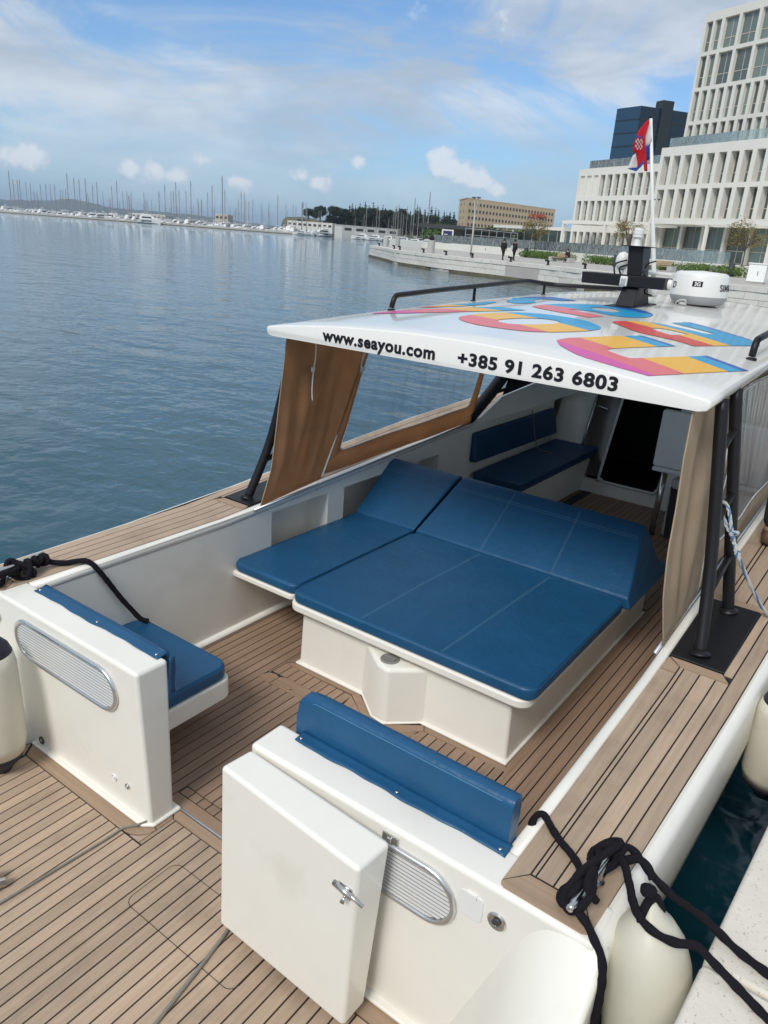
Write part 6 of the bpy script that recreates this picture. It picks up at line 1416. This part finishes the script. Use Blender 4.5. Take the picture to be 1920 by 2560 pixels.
# ================================================================== PEOPLE
def skin_mesh(name, joints, edges, m, parent, root=0, sub=2):
    me = bpy.data.meshes.new(name); me.from_pydata([j[0] for j in joints], edges, []); o = bpy.data.objects.new(name, me); COL.objects.link(o); me.materials.append(m)
    md = o.modifiers.new('skin', 'SKIN'); md.use_smooth_shade = True
    for i, j in enumerate(joints): sv = me.skin_vertices[0].data[i]; r = j[1]; sv.radius = (r, r) if not isinstance(r, tuple) else r; sv.use_root = (i == root)
    s_ = o.modifiers.new('smooth', 'SUBSURF'); s_.levels = sub; s_.render_levels = sub
    o.parent = parent; o.matrix_parent_inverse = world(parent).inverted() if True else None
    return o
def person(label, x, y, z, face, pose='walk', coat=CLOTHK, legs=CLOTHK, group=None, shoe=CLOTHK, bag=False, skirt=False, hair=HAIRM):
    t = thing('person', label, 'person', (x, y, z), group); c, s_ = cos(face), sin(face)
    def W(f, l, h): return (x+f*c-l*s_, y+f*s_+l*c, z+h)
    if pose == 'sit':
        hip = .50; kn = [(.42, .10, .50), (.42, -.10, .50)]; an = [(.45, .11, .09), (.40, -.10, .09)]; lean = .06
        P = dict(pel=(0, 0, hip), wst=(.02, 0, .68), chs=(.05, 0, .92), nek=(.07, 0, 1.06), hed=(.09, 0, 1.20), top=(.09, 0, 1.29), ha=(0, .10, hip), hb=(0, -.10, hip), sa=(.05, .19, 1.0), sb=(.05, -.19, 1.0), ea=(.10, .24, .76), eb=(.10, -.24, .76), wa=(.30, .14, .66), wb=(.30, -.12, .66))
    else:
        st = .22 if pose == 'walk' else 0.0
        kn = [(st*.65, .09, .50), (-st*.1, -.09, .49)]; an = [(st, .09, .09), (-st*1.15, -.09, .12 if st else .09)]
        P = dict(pel=(0, 0, .95), wst=(0, 0, 1.10), chs=(.01, 0, 1.34), nek=(.01, 0, 1.49), hed=(.03, 0, 1.62), top=(.03, 0, 1.72), ha=(0, .09, .93), hb=(0, -.09, .93), sa=(0, .19, 1.42), sb=(0, -.19, 1.42), ea=(-.05, .24, 1.14), eb=(-.02, -.24, 1.14), wa=(.07, .25, .92), wb=(.10, -.25, .92))
    if pose == 'stand': P.update(ea=(-.02, .21, 1.15), eb=(-.02, -.21, 1.15), wa=(.18, .06, 1.08), wb=(.18, -.08, 1.10))
    K = ['pel', 'wst', 'chs', 'nek', 'hed', 'top', 'ha', 'hb', 'sa', 'sb', 'ea', 'eb', 'wa', 'wb']
    rad = dict(pel=.13, wst=.115, chs=.135, nek=.055, hed=.088, top=.06, ha=.085, hb=.085, sa=.065, sb=.065, ea=.045, eb=.045, wa=.03, wb=.03)
    J = [(W(*P[k]), rad[k]) for k in K]+[(W(*kn[0]), .058), (W(*kn[1]), .058), (W(*an[0]), .04), (W(*an[1]), .04), (W(an[0][0]+.17, an[0][1], an[0][2]-.05), .032), (W(an[1][0]+.17, an[1][1], an[1][2]-.05), .032)]
    # hands: palm and five fingers
    Eg = [(0, 1), (1, 2), (2, 3), (3, 4), (4, 5), (0, 6), (0, 7), (2, 8), (2, 9), (8, 10), (9, 11), (10, 12), (11, 13), (6, 14), (7, 15), (14, 16), (15, 17), (16, 18), (17, 19)]
    for wi, sg in ((12, 1), (13, -1)):
        wv = P['wa' if sg > 0 else 'wb']; b0 = len(J); J.append((W(wv[0]+.03, wv[1], wv[2]-.07), (.035, .018))); Eg.append((wi, b0))
        for q, (df, dl, dh) in enumerate(((.05, .0, -.06), (.03, .012*sg, -.09), (.012, .012*sg, -.10), (-.005, .01*sg, -.095), (-.02, .006*sg, -.08))):
            J.append((W(wv[0]+.03+df, wv[1]+dl, wv[2]-.07+dh), .009)); Eg.append((b0, len(J)-1))
    skin_mesh('body', J, Eg, SKINM, t)
    k = 1.0
    def sub(keys, rs, ed, nm, m_): skin_mesh(nm, [(W(*(P[a] if isinstance(a, str) else a)), r) for a, r in zip(keys, rs)], ed, m_, t)
    low_ = (0, 0, .80) if pose != 'sit' else (.1, 0, .5)
    sub(['pel', 'wst', 'chs', (P['nek'][0], 0, P['nek'][2]-.04), 'sa', 'sb', 'ea', 'eb', 'wa', 'wb', low_], [.165, .15, .165, .075, .085, .085, .062, .062, .045, .045, .17 if skirt else .15], [(0, 1), (1, 2), (2, 3), (2, 4), (2, 5), (4, 6), (5, 7), (6, 8), (7, 9), (0, 10)], 'jacket', coat)
    sub(['pel', 'ha', 'hb', kn[0], kn[1], an[0], an[1]], [.14, .10, .10, .072, .072, .055, .055], [(0, 1), (0, 2), (1, 3), (2, 4), (3, 5), (4, 6)], 'trousers', legs)
    for a in an: sub([(a[0]-.05, a[1], a[2]-.045), (a[0]+.08, a[1], a[2]-.05), (a[0]+.19, a[1], a[2]-.06)], [.045, .045, .034], [(0, 1), (1, 2)], 'shoe', shoe)
    sub([(P['hed'][0]-.03, 0, P['hed'][2]+.04), (P['hed'][0]-.02, 0, P['hed'][2]+.07), (P['hed'][0]-.05, 0, P['hed'][2]-.03)], [.092, .075, .07], [(0, 1), (0, 2)], 'hair', hair)
    for sg in (1, -1): G().lathe([(.0, -.008), (.009, -.003), (.009, .003), (0, .008)], W(P['hed'][0]+.088, .03*sg, P['hed'][2]), (c, s_, 0), 8).build('eye', INK, t)
    if bag:
        G().loft([[W(-.12+a*.05, .20+b*.11, h) for a, b in ((-1, -1), (1, -1), (1, 1), (-1, 1))] for h in (.92, .98, 1.22, 1.25)]).build('white_bag', WHTC, t, bevel=.02)
        G().tube([W(-.12, .20, 1.24), W(-.06, .21, 1.45), W(.0, .17, 1.47)], .012, 6).build('bag_strap', WHTC, t)
    return t
pd = math.atan2(-.2, 1)
person('person in a black jacket and dark trousers walking on the promenade', 62.3, 32.35, PZ, pd+.2, 'walk', group=None)
person('person in a black coat with a white bag walking on the promenade', 63.6, 31.95, PZ, pd+.1, 'walk', skirt=True, bag=True)
bp_ = fp(b1[0]+.75, b1[1]+.15, PZ); person('person in dark clothes sitting on the promenade bench', bp_[0], bp_[1], PZ-.03, math.atan2(FN.y, FN.x)+.3, 'sit', CLOTHK, CLOTHN)
person('person in black trousers and brown shoes standing on the boat side deck', 4.24, .335, zg(4.24)+.005, .15, 'stand', CLOTHK, CLOTHK, shoe=SHOE)
# ================================================================== HAZE
hz = G().box(-1600, 9100, -2700, 10600, -9.5, 140).build('haze', GEL); hz['kind'] = 'stuff'
hm = bpy.data.materials.new('haze'); hm.use_nodes = True; hm.node_tree.nodes.clear()
ho = hm.node_tree.nodes.new('ShaderNodeOutputMaterial'); hv = hm.node_tree.nodes.new('ShaderNodeVolumePrincipled')
hv.inputs['Color'].default_value = (.62, .76, .95, 1); hv.inputs['Density'].default_value = .00011; hv.inputs['Anisotropy'].default_value = .2
hm.node_tree.links.new(hv.outputs[0], ho.inputs['Volume']); hz.data.materials.clear(); hz.data.materials.append(hm)
